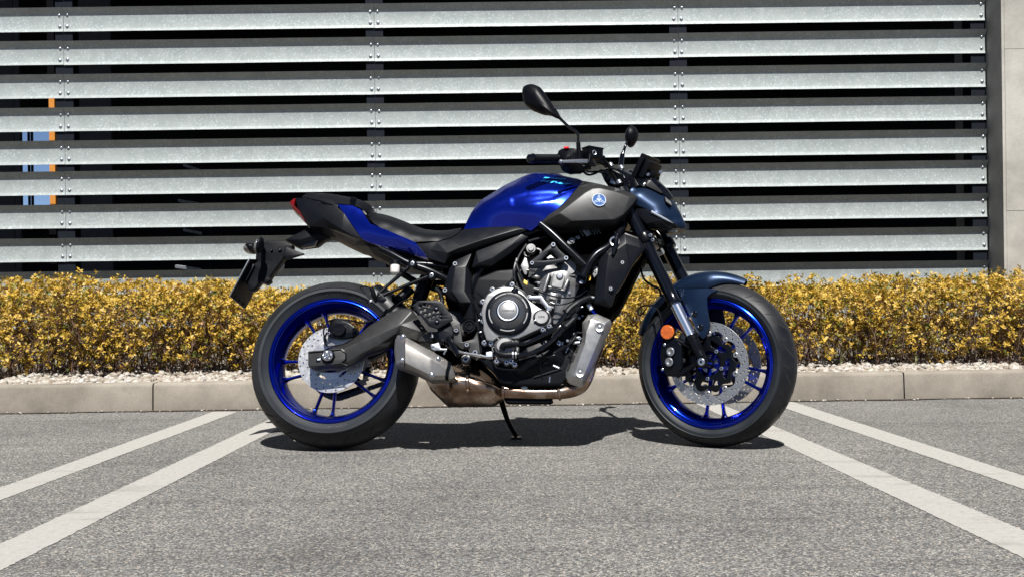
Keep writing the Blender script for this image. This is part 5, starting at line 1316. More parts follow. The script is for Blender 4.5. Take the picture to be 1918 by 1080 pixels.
# dark casing below, sump and belly
bm = bmesh.new()
facets(bm, 'B', [(930, 640, -.12), (985, 640, -.13), (1040, 628, -.13), (1078, 612, -.11), (1086, 640, -.09), (1070, 700, -.09), (1052, 722, -.09), (1030, 724, -.09), (940, 722, -.09), (928, 705, -.10), (990, 672, -.145), (1040, 660, -.14), (1000, 700, -.12), (960, 695, -.12)], 10, back=.12, bev=.002)
P('crankcase', bm, M_blk, eng, smooth=20)
bm = bmesh.new()
for a, b_ in (((965, 676, -.150), (1005, 664, -.150)), ((985, 694, -.130), (1040, 672, -.135)), ((1000, 706, -.118), (1052, 690, -.118)), ((960, 700, -.125), (975, 716, -.112)), ((1010, 668, -.148), (1016, 712, -.112)), ((1044, 664, -.135), (1050, 712, -.10))): tube(bm, [B(*a), B(*b_)], .0028, 8, 1)
P('casing_rib', bm, M_edk, eng)
for pts, r in (([(1012, 660, -.14), (1024, 668, -.15), (1040, 664, -.15), (1052, 668, -.14)], .0022), ([(1066, 652, -.14), (1072, 662, -.14), (1068, 676, -.13), (1074, 688, -.12)], .0026), ([(1020, 560, -.165), (1040, 570, -.17), (1062, 568, -.165), (1080, 560, -.15)], .0022), ([(1100, 610, -.12), (1090, 622, -.13), (1080, 622, -.13), (1072, 632, -.13)], .003)): hose('wiring', pts, r, M_gloss, eng)
bm = bmesh.new()
for (px, py, w_) in ((1002, 600, -.185), (1090, 575, -.15), (897, 600, -.152), (899, 622, -.152), (1070, 600, -.158)): obox(bm, B(px, py, w_), V3(.004, 0, .001), V3(0, .003, 0), V3(0, 0, .0022), bev=.001)
P('cable_clip', bm, M_zinc, eng)
plP('sump_plate', [(946, 745), (1034, 745), (1036, 750), (1030, 753), (952, 753), (945, 750)], -.075, -.03, M_blk, .002, .002)
# water pump with its hoses
bm = bmesh.new(); q = B(946, 650, -.16); c = V3(q.x, 0, q.z)
revolve(bm, c, [(.050, -.12), (.050, -.150), (.047, -.156), (.041, -.157), (.040, -.162), (.034, -.176), (.028, -.181), (.0, -.182)], 44)
for a in (20, 75, 130, 185, 240, 300): d = V3(math.cos(R_(a)), 0, math.sin(R_(a))); obox(bm, c+d*.030+V3(0, -.176, 0), d*.012, V3(0, .003, 0), V3(-d.z, 0, d.x)*.0012)
pump = P('water_pump', bm, M_cov, eng)
hose('pump_elbow', [(940, 652, -.185), (944, 646, -.192), (954, 644, -.192), (972, 643.5, -.192)], .0115, M_blkg, pump)
hose('pump_elbow', [(928, 650, -.170), (932, 660, -.178), (944, 664, -.185), (958, 664, -.187), (972, 664, -.187)], .0105, M_blkg, pump)
bm = bmesh.new()
for (x0, y0) in ((961, 643.5), (966.5, 643.5), (961, 664), (966.5, 664)): revolve(bm, B(x0, y0, -.189), [(.0122, -.0022), (.0132, -.002), (.0132, .002), (.0122, .0022)], 20, V3(1, 0, 0))
P('hose_clamp', bm, M_zinc, pump)
tube1 = [(972, 643.5, -.19), (982, 643, -.188), (1000, 636, -.186), (1018, 627, -.184), (1034, 618, -.182), (1046, 607, -.178), (1056, 592, -.172), (1062, 583, -.166)]
hose('coolant_pipe', tube1, .0088, M_gloss, eng)
hose('coolant_hose', [(1060, 586, -.17), (1068, 577, -.165), (1080, 568, -.16), (1093, 561, -.15), (1106, 557, -.14)], .0115, M_blkg, eng)
hose('coolant_pipe', [(972, 664, -.186), (990, 662.5, -.184), (1006, 656, -.182), (1020, 648, -.178), (1034, 637, -.172), (1046, 624, -.166), (1058, 612, -.16)], .0088, M_gloss, eng)
hose('coolant_hose', [(1056, 614, -.162), (1066, 605, -.155), (1074, 597, -.15), (1079, 590, -.14)], .0105, M_blkg, eng)
bm = bmesh.new()
for (x0, y0, x1, y1, w_, r) in ((1060, 584, 1064, 579, -.167, .0128), (1058, 612, 1062, 608, -.160, .0122), (1101, 559, 1105, 557, -.143, .0128)):
    revolve(bm, B(x0, y0, w_), [(r-.001, -.004), (r+.001, -.003), (r+.001, .003), (r-.001, .004)], 20, (B(x1, y1, w_)-B(x0, y0, w_)).normalized())
bolt(bm, B(1069, 586.5, -.17), .005, .004); P('hose_clamp', bm, M_frame, eng)
# throttle body, valves, wiring
bm = bmesh.new(); revolve(bm, B(994.5, 465, -.150), [(.0, -.006), (.0105, -.006), (.012, -.003), (.0125, 0), (.0165, 0), (.0185, .003), (.0185, .03), (0, .03)], 28); thr = P('throttle_motor', bm, M_eng)
bm = bmesh.new(); plate(bm, 'B', [(982, 482), (987, 484), (991, 500), (986, 515), (982, 514), (975, 498)], -.14, -.128, .002, .003); tube(bm, [B(986, 506, -.14), B(1002, 508, -.14)], .004, 8, 1)
tube(bm, [B(1005, 466, -.13), B(1013, 470, -.13), B(1012, 478, -.13)], .004, 8, 4); tube(bm, [B(982, 473, -.13), B(984, 479, -.13), B(992, 480, -.13)], .0035, 8, 4)
plate(bm, 'B', [(1023, 483), (1031, 477), (1042, 486), (1028, 489)], -.12, -.10, .002, .002); plate(bm, 'B', [(1062, 452), (1070, 444), (1078, 447), (1076, 455), (1068, 458), (1063, 457)], -.12, -.11, .001, .003); plate(bm, 'B', [(1077, 443), (1085, 441), (1087, 447), (1081, 448)], -.12, -.11, .001, .002)
bolt(bm, B(1071, 451, -.12), .0065, .005); P('throttle_body', bm, M_eng, thr)
for pts, r in (([(990, 452, -.12), (1005, 448, -.12), (1024, 443, -.12)], .006), ([(986, 458, -.135), (972, 480, -.14), (966, 500, -.145), (962, 520, -.15), (947, 538, -.15)], .0055), ([(968, 485, -.14), (963, 505, -.15), (965, 528, -.15)], .006), ([(966, 490, -.145), (972, 508, -.15), (980, 525, -.15)], .005)): hose('wiring', pts, r, M_blkg)
hose('wiring', [(1004, 543, -.16), (1014, 548, -.175), (1035, 554, -.18), (1062, 558, -.18), (1085, 553, -.17), (1100, 543, -.15)], .0028, M_gloss)
hose('wiring', [(895, 548, -.15), (903, 556, -.15), (905, 575, -.145), (898, 610, -.14), (905, 640, -.14), (908, 652, -.14)], .003, M_frame)
hose('wiring', [(928, 655, -.17), (922, 672, -.165), (932, 688, -.165), (958, 692, -.16), (975, 690, -.15)], .0028, M_frame)
hose('wiring', [(884, 552, -.15), (892, 560, -.15), (897, 580, -.15), (900, 600, -.15)], .0022, M_frame)
for (px, py, w_, dx, dz) in ((984.5, 529, -.155, 5, 5), (1104.5, 521, -.14, 3, 7)):
    bm = bmesh.new(); q = B(px, py, w_); obox(bm, q, V3(dx*.0013, 0, -dz*.0008 if dx == 5 else .002), V3(0, .004, 0), V3(.001, 0, dz*.0013), bev=.001); P('connector', bm, M_yel)
# cylinder head fins seen under the tank
bm = bmesh.new()
for k in range(7): a, b_ = B(1085+k*5.6, 431-k*.4, -.105), B(1093+k*5.4, 443-k*.9, -.105); tube(bm, [a, b_], .0016, 6, 1)
plate(bm, 'B', [(1090, 431), (1103, 431), (1106, 440), (1099, 443)], -.11, -.10, .001, .002); P('regulator_fins', bm, M_eng)
# little machined bits in the dark around the exhaust ports
bm = bmesh.new()
for (px, py, w_, r) in ((1085, 596, -.10, .005), (1091, 592, -.10, .004), (1076, 626, -.12, .005), (1086, 634, -.12, .006), (1083, 645, -.11, .005), (1060, 651, -.12, .004), (1046, 653, -.12, .005), (1063, 638, -.125, .005), (1070, 640, -.125, .006), (1036, 672, -.12, .004), (1012, 671, -.12, .004), (966, 664, -.15, .004), (993, 708, -.10, .004)):
    bolt(bm, B(px, py, w_), r, .008)
for a, b_, r in (((1054, 640, -.12), (1050, 652, -.12), .004), ((1066, 645, -.12), (1059, 660, -.12), .004), ((1074, 642, -.12), (1086, 641, -.12), .005), ((1077, 633, -.12), (1086, 631, -.12), .004), ((1030, 705, -.11), (1029, 716, -.11), .006), ((1036, 684, -.12), (1047, 689, -.12), .004), ((1003, 694, -.12), (1022, 685, -.12), .002)): tube(bm, [B(*a), B(*b_)], r, 8, 1)
P('engine_fitting', bm, M_zinc, eng)
hose('hose', [(1054, 655, -.13), (1062, 648, -.135), (1070, 640, -.135), (1078, 630, -.13)], .0055, M_blk, eng)

# ------------------------------------------------------------ radiator
bm = bmesh.new()
facets(bm, 'B', [(1122, 481, -.155), (1131, 468, -.158), (1143, 460.5, -.160), (1170, 437, -.150), (1196, 446, -.145), (1208, 463, -.140), (1205, 470, -.142), (1184, 497, -.150), (1167, 529, -.152), (1154, 547, -.152), (1148, 566, -.152), (1143, 575, -.150), (1127, 571, -.150), (1113.7, 565.8, -.148), (1115, 540, -.150), (1118, 515, -.152),
      (1140, 478, -.172), (1172, 456, -.168), (1200, 464, -.155), (1136, 510, -.172), (1133, 560, -.166), (1176, 495, -.160), (1146, 520, -.165)], 16, edges=((16, 17), (17, 18), (16, 19), (19, 20)), back=-.115, bev=.002)
rad = P('radiator_shroud', bm, M_blkg, smooth=42)
bm = bmesh.new()
for (px, py, w_) in ((1165.7, 492, -.160), (1143.8, 541, -.164)):
    q = B(px, py, w_); revolve(bm, q, [(.0065, -.004), (.0115, -.004), (.0125, -.001), (.0125, .008)], 24, mi=2); bolt(bm, q, .0065, .005, 0, 1)
P('shroud_bolt', bm, [M_zinc, M_edk, M_frame], rad)
bm = bmesh.new(); facets(bm, 'B', [(1168.5, 437.5, -.15), (1172, 436.3, -.15), (1196, 445, -.146), (1194, 449, -.148), (1170, 441, -.152)], 5, thick=.03, bev=.0015); P('shroud_lip', bm, M_swing, rad, smooth=20)
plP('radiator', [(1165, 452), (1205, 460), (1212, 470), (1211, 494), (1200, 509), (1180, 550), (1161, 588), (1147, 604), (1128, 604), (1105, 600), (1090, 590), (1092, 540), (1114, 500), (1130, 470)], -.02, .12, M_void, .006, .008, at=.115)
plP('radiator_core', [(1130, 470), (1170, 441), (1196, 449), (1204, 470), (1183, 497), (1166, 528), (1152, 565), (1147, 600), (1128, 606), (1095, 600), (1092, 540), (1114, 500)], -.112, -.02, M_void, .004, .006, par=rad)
bm = bmesh.new(); revolve(bm, B(1151, 453, -.165), [(.0125, -.006), (.0175, -.007), (.0195, -.004), (.0195, .004)], 24); st = P('cable_guide', bm, M_zinc)
hose('strap', [(1151, 434, -.165), (1155, 444, -.178), (1152, 462, -.180), (1148, 477, -.175)], [.003, .008, .0095, .006], M_gloss, st)
bm = bmesh.new(); plate(bm, 'B', [(1112, 500), (1119, 497), (1120, 512), (1113, 520), (1109, 512)], -.14, -.13, .001, .002); bolt(bm, B(1115, 508, -.14), .005, .004, 0, 1); P('radiator_stay', bm, [M_eng, M_edk])
bm = bmesh.new(); tube(bm, [B(1102, 570, -.12), B(1108, 580, -.12)], .008, 10, 1, mi=0); tube(bm, [B(1108, 580, -.12), B(1116, 589, -.12)], .006, 10, 1, mi=1); tube(bm, [B(1104, 556, -.14), B(1112, 557, -.13)], .0045, 10, 1); P('hose_joint', bm, [M_badges, M_blue2])

# ------------------------------------------------------------ exhaust
bm = bmesh.new()
def torus_ring(bm, p, d, r, w_): revolve(bm, p, [(r-.002, -w_), (r+.002, -w_*.7), (r+.0035, 0), (r+.002, w_*.7), (r-.002, w_)], 28, d)
yp = -.075
hp = [(945, 732, yp), (965, 734, yp), (1000, 736, yp), (1045, 735, yp), (1068, 731, yp), (1086, 722, yp), (1098, 706, yp-.01), (1108, 680, yp-.01), (1122, 645, yp), (1128, 615, yp+.02)]
tube(bm, [B(*p) for p in hp], [.026, .0235, .0215, .022, .025, .028, .025, .022, .02, .02], 28, 8)
tube(bm, [B(1035, 707, yp), B(1056, 708, yp), B(1075, 712, yp)], [.017, .018, .018], 20, 3)
torus_ring(bm, B(1047, 735, yp), (B(1060, 733, yp)-B(1040, 736, yp)).normalized(), .0245, .006); torus_ring(bm, B(943, 733, yp), V3(1, 0, 0), .0275, .006); torus_ring(bm, B(1050, 708, yp), V3(1, 0, 0), .0185, .004); torus_ring(bm, B(1038, 707, yp), V3(1, 0, 0), .0178, .003)
exh = P('exhaust_pipe', bm, M_exh)
bm = bmesh.new(); tube(bm, [B(981, 722, yp-.005), B(983, 712, yp-.01), B(983, 700, yp-.012)], [.0085, .007, .005], 12, 4); revolve(bm, B(982, 724, yp-.012), [(.009, .006), (.014, .004), (.015, 0), (.015, -.01)], 20, V3(0, -.3, 1)); P('oxygen_sensor', bm, M_disc, exh)
bm = bmesh.new()
skin(bm, 'B', [(796.7, 711, -.075), (815, 702, -.095), (838, 692, -.10), (852, 683, -.090), (860, 679, -.080), (878, 683, -.080), (893, 689, -.082), (922, 702, -.075), (934, 713, -.072), (944, 724, -.072), (944, 745, -.055), (937, 748, -.055), (930, 754, -.045), (922, 759, -.035), (880, 759.5, -.035), (838, 759, -.035), (829, 751, -.045), (822, 743.5, -.055), (806, 728, -.065)],
     [(850, 704, -.128), (880, 704, -.130), (905, 712, -.122), (830, 712, -.115), (930, 728, -.095), (850, 735, -.120), (890, 737, -.120), (920, 735, -.110), (870, 720, -.135), (850, 752, -.07), (905, 752, -.07)], .008, back=-.01)
cat_ = P('catalyst_box', bm, M_exh, exh, smooth=50)
bm = bmesh.new()
tube(bm, [B(846, 711, -.132), B(880, 713, -.137), B(912, 717, -.124), B(938, 728, -.098)], .0022, 8, 6)
for (px) in (839, 875):
    tube(bm, [B(px, 707, -.128), B(px, 712, -.136), B(px+.5, 722, -.136), B(px+1, 730, -.131)], [.004, .008, .0065, .004], 12, 5); revolve(bm, B(px+.5, 731, -.132), [(0, -.004), (.006, -.002), (.0075, .003)], 12)
revolve(bm, B(875, 704, -.134), [(0, -.005), (.0045, -.003), (.006, .002)], 12)
P('heat_weld', bm, M_exh, exh)
# silencer
bm = bmesh.new()
facets(bm, 'B', [(744.5, 625.5, -.215), (757, 628.5, -.225), (812, 658.5, -.222), (836, 672.5, -.212), (848.8, 687, -.200), (853, 696, -.195), (853, 704, -.195), (847, 709.5, -.198), (806, 711.5, -.208), (780, 698, -.212), (741, 683.5, -.215), (738, 658, -.200), (739.5, 636, -.205),
      (758, 643, -.248), (807, 671, -.245), (843, 693, -.218), (838, 703, -.215), (757, 678, -.250), (806, 702, -.238)], 13, edges=((13, 14), (14, 15), (15, 16), (17, 18), (18, 16), (13, 17)), back=-.135, bev=.005)
muf = P('silencer', bm, M_muff, smooth=20)
bm = bmesh.new(); facets(bm, 'B', [(743.5, 629, -.2175), (755.5, 633, -.232), (755, 678, -.2505), (752, 683, -.235), (741.5, 679, -.219), (739.5, 657, -.206)], 6, thick=.02, bev=.003); P('silencer_end_cap', bm, M_muff, muf, smooth=30)
bm = bmesh.new(); tube(bm, [B(758.5, 629.5, -.230), B(758.5, 643, -.2505), B(758, 678, -.2525), B(757.5, 688, -.222)], .0012, 6, 1); P('seam', bm, M_edk, muf)
bm = bmesh.new()
for (px, py, w_) in ((753.6, 673.6, -.251), (808.7, 701.2, -.241), (755, 629.5, -.2285), (819.8, 671, -.232)):
    revolve(bm, B(px, py, w_), [(0, -.006), (.004, -.0055), (.0075, -.003), (.0105, .002)], 18)
P('silencer_rivet', bm, M_zinc, muf)
bm = bmesh.new(); pts = [(839, 676, -.212), (838, 683, -.226), (835.5, 692, -.226), (834, 704, -.222), (834, 711, -.200)]
A_ = [B(*p) for p in pts]; B_ = [B(p[0]+6, p[1]+1.5, p[2]+.003) for p in pts]; va = [bm.verts.new(p) for p in A_]; vb = [bm.verts.new(p) for p in B_]
for j in range(4): bm.faces.new((va[j], va[j+1], vb[j+1], vb[j]))
bmesh.ops.solidify(bm, geom=bm.faces[:], thickness=.002); P('silencer_strap', bm, M_edk, muf)
# heat shield over the header pipe
bm = bmesh.new()
facets(bm, 'B', [(1102, 589, -.135), (1117.8, 587, -.138), (1143, 598, -.132), (1146, 605, -.130), (1144, 614, -.128), (1130, 643.4, -.122), (1109.5, 689, -.118), (1093, 720.6, -.112), (1086.6, 725, -.112), (1066, 717.5, -.116), (1059.7, 706, -.118), (1059.7, 693.5, -.120), (1076, 658, -.130), (1088.6, 641, -.132), (1090.9, 629, -.134), (1090.5, 604, -.134),
      (1107, 598, -.158), (1134, 606, -.154), (1096, 642, -.154), (1119, 643, -.150), (1075, 702, -.142), (1090, 711, -.138), (1098, 622, -.158)], 16, edges=((16, 17), (17, 19), (16, 22), (22, 18), (18, 20), (19, 21), (20, 21)), back=-.108, bev=.003)
shd = P('heat_shield', bm, M_shield, smooth=20)
bm = bmesh.new()
for (px, py, w_) in ((1123, 612, -.157), (1086.6, 696.5, -.143)):
    q = B(px, py, w_); revolve(bm, q, [(.0075, 0), (.013, -.002), (.0165, -.003), (.0175, 0)], 28); revolve(bm, q, [(0, -.006), (.0045, -.005), (.0065, -.001)], 16, mi=1)
P('shield_bolt', bm, [M_shield, M_zinc], shd)
bm = bmesh.new()
for (x0, y0, x1, y1, w_) in ((1084.5, 648, 1079.5, 659, -.1385), (1076.5, 665, 1071.5, 676.5, -.1335), (1069, 681, 1063.5, 693, -.128)): tube(bm, [B(x0, y0, w_), B(x1, y1, w_+.0015)], .0052, 10, 1, flat=.35)
P('shield_slot', bm, M_groove, shd)

# ------------------------------------------------------------ swingarm
bm = bmesh.new()
facets(bm, 'B', [(577.5, 658, -.128), (600, 656, -.128), (625, 650, -.130), (651.5, 641, -.132), (670, 627, -.134), (689, 611, -.136), (710, 597, -.138), (733, 583.5, -.140), (752, 577, -.142), (769.5, 576, -.144), (783.5, 595.5, -.144), (800, 620, -.144), (809, 632, -.142), (811.5, 640, -.140), (780.5, 638, -.142), (749, 629, -.144), (742.5, 630.5, -.145), (727, 649, -.145), (708, 656, -.144), (689, 662, -.142), (672, 674, -.140), (659, 684, -.136), (640, 689, -.130), (612, 690, -.128), (588.5, 691.5, -.128), (577.5, 687, -.128),
      (600, 662, -.142), (640, 656, -.148), (672, 641, -.156), (710, 624, -.164), (748, 608, -.170), (771, 583, -.158), (600, 686, -.142), (640, 683, -.144), (672, 664, -.154), (708, 646, -.160), (742, 624, -.164), (785, 620, -.158)],
      26, edges=((26, 27), (27, 28), (28, 29), (29, 30), (30, 31), (32, 33), (33, 34), (34, 35), (35, 36), (30, 37)), back=-.100, bev=.004)
swa = P('swingarm', bm, M_swing, smooth=42)
bm = bmesh.new(); plate(bm, 'B', [(577, 657), (640, 651.5), (647, 656), (647, 672), (640, 679), (588, 687), (577, 685)], -.154, -.125, .002, .005); P('axle_block', bm, M_swing, swa)
bm = bmesh.new()
for L_ in ([(579, 659), (638, 653.5), (648, 660), (648, 672), (640, 678)], [(582, 686.5), (640, 679.5), (650, 684)]): tube(bm, [B(a, b_, -.156) for a, b_ in L_], .0022, 8, 1)
plate(bm, 'B', [(592, 669), (600, 668), (600, 677), (592, 678)], -.1555, -.15, .0005); P('axle_block_trim', bm, M_frame, swa)
bm = bmesh.new(); plate(bm, 'B', [(594, 671), (600, 670.5), (600, 673.5), (594, 674)], -.157, -.152, .0005); P('axle_marking', bm, M_badges, swa)
q = B(613.6, 665.2, -.165); bm = bmesh.new(); c = V3(q.x, 0, q.z)
revolve(bm, c, [(.0, -.166), (.021, -.166), (.0245, -.163), (.026, -.155), (.026, -.14)], 8, mi=1); revolve(bm, c, [(.012, -.167), (.0165, -.171), (.0195, -.168), (.0195, -.16)], 28); revolve(bm, c, [(.0, -.178), (.008, -.178), (.0125, -.174), (.0145, -.167)], 6); revolve(bm, c, [(0, -.1785), (.0028, -.1785)], 10, mi=1)
P('axle_nut', bm, [M_zinc, M_frame], swa)
bm = bmesh.new()
skin(bm, 'B', [(600, 676, .10), (640, 660, .10), (689, 625, .10), (750, 590, .10), (830, 575, .10), (885, 590, .10), (890, 620, .10), (830, 640, .10), (760, 640, .10), (700, 670, .10), (655, 692, .10), (600, 700, .10)], [(740, 620, .10)], .02, back=.135)
plate(bm, 'B', [(745, 585), (800, 570), (885, 585), (890, 625), (815, 640), (755, 628)], -.10, .10, .01, .01); P('swingarm_far_side', bm, M_swing, swa)
# rear caliper and hugger
bm = bmesh.new(); c = B(635.7, 617.5, -.135)
revolve(bm, c, [(0, -.010), (.0215, -.010), (.0235, -.007), (.024, .01), (0, .01)], 32); plate(bm, 'B', [(614, 612), (622, 602), (640, 599), (655, 604), (668, 614), (672, 622), (662, 630), (640, 634), (622, 632), (612, 626)], -.128, -.105, .004, .004); plate(bm, 'B', [(616, 606), (648, 602), (660, 612), (652, 630), (620, 630)], -.065, -.045, .004, .004, at=-.12); plate(bm, 'B', [(620, 598), (652, 597), (656, 606), (618, 607)], -.12, -.05, .003, .003)
bolt(bm, B(616, 624, -.132), .006, .005, 1, 2); bolt(bm, B(664.5, 618, -.132), .0085, .012, 0)
cal = P('rear_caliper', bm, [M_frame, M_zinc, M_edk])
plP('caliper_bracket', [(604, 630), (618, 622), (660, 628), (668, 622), (672, 628), (640, 644), (616, 648), (607, 644)], -.108, -.098, M_disc, .002, .003, par=cal)
t = text_bm('ADVICS', .0085, .0002); bm = bmesh.new()
for v in t.verts: x, y, z = v.co; v.co = V3(c.x+x*.95+y*.1, c.y-.0102-z, c.z+y-.06*x)
add(bm, t); P('lettering', bm, M_blkg, cal, smooth=0)
hose('brake_hose', [(612, 640, -.13), (606, 622, -.13), (612, 605, -.12), (628, 597, -.12), (655, 599, -.12), (680, 604, -.13), (706, 596, -.13), (735, 578, -.13), (752, 565, -.13), (770, 560, -.13), (785, 566, -.14)], .003, M_frame)
hose('brake_hose', [(612, 648, -.14), (608, 636, -.14), (612, 622, -.14)], .0035, M_frame)
bm = bmesh.new(); n_ = 16; rings = []
for k in range(n_+1):
    a = R_(62-36*k/n_); r0 = .326; hw_ = .085; prof = [(r0-.045, -hw_), (r0-.02, -hw_*.97), (r0, -hw_*.75), (r0+.012, -hw_*.35), (r0+.014, 0), (r0+.012, hw_*.35), (r0, hw_*.75), (r0-.02, hw_*.97), (r0-.045, hw_)]
    prof += [(r-.004, y*.95) for r, y in reversed(prof)]; rings.append([bm.verts.new((REAR.x+r*math.cos(a), y, REAR.z+r*math.sin(a))) for r, y in prof])
m_ = len(rings[0])
for p, q in zip(rings, rings[1:]):
    for j in range(m_): bm.faces.new((p[j], p[(j+1) % m_], q[(j+1) % m_], q[j]))
bm.faces.new(rings[0]); bm.faces.new(rings[-1][::-1]); P('rear_hugger', bm, M_blkg, smooth=50)
bm = bmesh.new(); tube(bm, [B(770, 540, -.02), B(745, 562, -.03), B(720, 575, -.04)], .02, 12, 4); tube(bm, [B(800, 520, 0), B(786, 560, 0), B(780, 600, 0)], .028, 16, 3); P('shock_absorber', bm, M_frame)
# ------------------------------------------------------------ foot controls
hg = plP('heel_guard', [(771, 572), (783, 562.5), (818, 560.5), (830, 566), (846, 591), (848.5, 599), (820, 615.5), (803, 610), (789, 592)], -.205, -.196, M_blkg, .003, .004,
   holes=[[(x-rx, y), (x-rx*.5, y-ry), (x+rx*.5, y-ry), (x+rx, y), (x+rx*.5, y+ry), (x-rx*.5, y+ry)] for x, y, rx, ry in ((787.3, 572, 2.8, 2.3), (794.6, 569.3, 2.8, 2.3), (803.6, 572, 2.8, 2.3), (788.5, 582, 2.8, 2.4), (795.8, 579, 2.8, 2.4), (796.7, 588.5, 2.8, 2.4), (804.6, 586.5, 2.8, 2.4), (812, 583, 2.2, 1.8), (820.5, 583, 2, 1.6), (805.5, 595, 2.4, 2), (812.3, 591.6, 2.2, 1.8), (819.8, 589.8, 2, 1.6), (826.3, 588.5, 1.9, 1.5), (826.4, 595, 1.9, 1.5))])
bm = bmesh.new()
for (px, py) in ((817.5, 576.5), (818.5, 601)): bolt(bm, B(px, py, -.206), .0085, .005, 0, 1)
P('guard_bolt', bm, [M_frame, M_zinc], hg)
fb = plP('footrest_bracket', [(822, 600), (845, 590), (862, 604), (866, 640), (886, 634), (894, 620), (897, 640), (900, 668), (894, 674), (882, 668), (876, 652), (862, 652), (850, 640), (842, 628), (824, 622)], -.172, -.160, M_swing, .002, .004)
plP('bracket_plate', [(818, 612), (846, 606), (850, 626), (836, 642), (822, 634)], -.19, -.175, M_edk, .003, .004, par=fb)
bm = bmesh.new()
for (px, py, r) in ((854.5, 618.5, .0075), (874.5, 645.5, .0078), (890, 660, .0095), (872.5, 672.3, .0105)):
    revolve(bm, B(px, py, -.178), [(r*1.45, .012), (r*1.45, .002), (r*1.2, 0), (r, 0)], 24, mi=1); bolt(bm, B(px, py, -.178), r, .006, 0, 2)
P('bracket_bolt', bm, [M_zinc, M_swing, M_edk], fb)
bm = bmesh.new(); tube(bm, [B(853, 656, -.19), B(870, 661, -.20), B(890, 664, -.205), B(912, 668, -.205)], [.0045, .0055, .005, .005], 12, 5, flat=1.6); bp_ = P('brake_pedal', bm, M_zinc)
bm = bmesh.new(); obox(bm, B(917, 665, -.215), V3(.011, 0, 0), V3(0, .02, 0), V3(0, 0, .009), bev=.004); P('pedal_pad', bm, M_badges, bp_)
bm = bmesh.new()
plate(bm, 'B', [(806, 646), (812, 643), (822, 640), (826, 652), (838, 652), (836, 656), (816, 655), (808, 652)], -.19, -.18, .002, .002)
tube(bm, [B(838, 650, -.18), B(834, 658, -.19), B(831, 663, -.19)], .0035, 8, 3); tube(bm, [B(809, 622, -.175), B(810, 632, -.18)], .004, 8, 1); revolve(bm, B(810, 647, -.19), [(0, -.004), (.006, -.003), (.0075, .002)], 14)
revolve(bm, B(842, 636, -.20), [(0, -.008), (.006, -.007), (.009, -.001), (.009, .02)], 14); P('pedal_linkage', bm, M_zinc)
bm = bmesh.new(); revolve(bm, B(828.5, 639, -.19), [(0, -.006), (.007, -.005), (.0095, 0), (.0095, .02)], 16)
tube(bm, [B(840, 634, -.20), B(850, 650, -.235), B(858, 665, -.265)], [.010, .011, .008], 12, 4); tube(bm, [B(836, 645, -.19), B(850, 655, -.19), B(864, 662, -.18)], .008, 10, 4); P('footrest', bm, M_frame)
# passenger footrest hanger
bm = bmesh.new()
tube(bm, [B(772.6, 493.5, -.150), B(750, 514, -.158), B(728, 533, -.165), B(708, 551, -.172)], [.0090, .0075, .0062, .007], 12, 4); tube(bm, [B(808.5, 515.4, -.150), B(770, 531, -.158), B(740, 543, -.165), B(710, 556, -.172)], [.0090, .0075, .0062, .008], 12, 4)
revolve(bm, B(772.6, 493.5, -.160), [(.0085, -.003), (.0135, -.006), (.0165, -.004), (.0165, .018), (0, .018)], 28); revolve(bm, B(808.5, 515.4, -.160), [(.0085, -.003), (.0135, -.006), (.0165, -.004), (.0165, .018), (0, .018)], 28)
plate(bm, 'B', [(706, 548), (714, 548), (724, 560), (716, 566), (704, 562)], -.178, -.165, .003, .004)
hg2 = P('passenger_footrest_hanger', bm, M_frame)
bm = bmesh.new()
for p in ((772.6, 493.5), (808.5, 515.4)): bolt(bm, B(*p, -.162), .0078, .004, 0, 1)
P('hanger_bolt', bm, [M_zinc, M_edk], hg2)
bm = bmesh.new(); tube(bm, [B(704, 566, -.185), B(700, 552, -.20), B(695.5, 538, -.205)], [.005, .010, .007], 12, 5)
tube(bm, [B(*p, -.18) for p in ((694, 561), (683, 548), (676, 539), (679, 536), (692, 538), (700, 548))], .0028, 8, 4); P('passenger_footrest', bm, M_frame)
bm = bmesh.new(); revolve(bm, B(694, 564, -.186), [(0, -.004), (.0045, -.003), (.005, .003)], 12); P('hanger_screw', bm, M_zinc, hg2)
# rear brake reservoir
bm = bmesh.new(); q = B(740, 504, -.165); revolve(bm, q, [(0, -.022), (.006, -.022), (.014, -.017), (.0175, -.012), (.0175, .015), (0, .015)], 28, V3(0, 0, 1)); rsv = P('brake_reservoir', bm, M_white)
bm = bmesh.new(); pr = []
revolve(bm, q+V3(0, 0, .015), [(.019, 0), (.019, .014), (.017, .016), (0, .016)], 28, V3(0, 0, 1))
for k in range(14): a = k*math.pi/7; obox(bm, q+V3(.019*math.cos(a), .019*math.sin(a), .022), V3(math.cos(a)*.0012, math.sin(a)*.0012, 0), V3(-math.sin(a)*.0016, math.cos(a)*.0016, 0), V3(0, 0, .006))
P('reservoir_cap', bm, M_blk, rsv)
bm = bmesh.new(); bolt(bm, B(755, 506, -.165), .008, .004, 1, 0); tube(bm, [B(750, 506, -.162), B(762, 503, -.15)], .006, 10, 1); P('reservoir_bracket', bm, [M_frame, M_blk], rsv)
hose('brake_hose', [(816, 540, -.13), (824, 548, -.13), (828, 562, -.13), (828, 574, -.14)], .008, M_blkg)
# side stand
bm = bmesh.new(); W2 = lambda p: FBi @ Vector(p)
g = G(967, 821); g.z = .012; tube(bm, [B(935, 735, .08), W2(W(950, 785, g.y*.8)), W2(g)], [.012, .0095, .009], 12, 2); st_ = P('side_stand', bm, M_frame)
bm = bmesh.new(); g0 = Vector((g.x, g.y, .004)); obox(bm, W2(g0), (FBi.to_3x3() @ V3(.020, .0, 0)), FBi.to_3x3() @ V3(0, .020, 0), FBi.to_3x3() @ V3(0, 0, .004), bev=.002); P('stand_foot', bm, M_frame, st_)

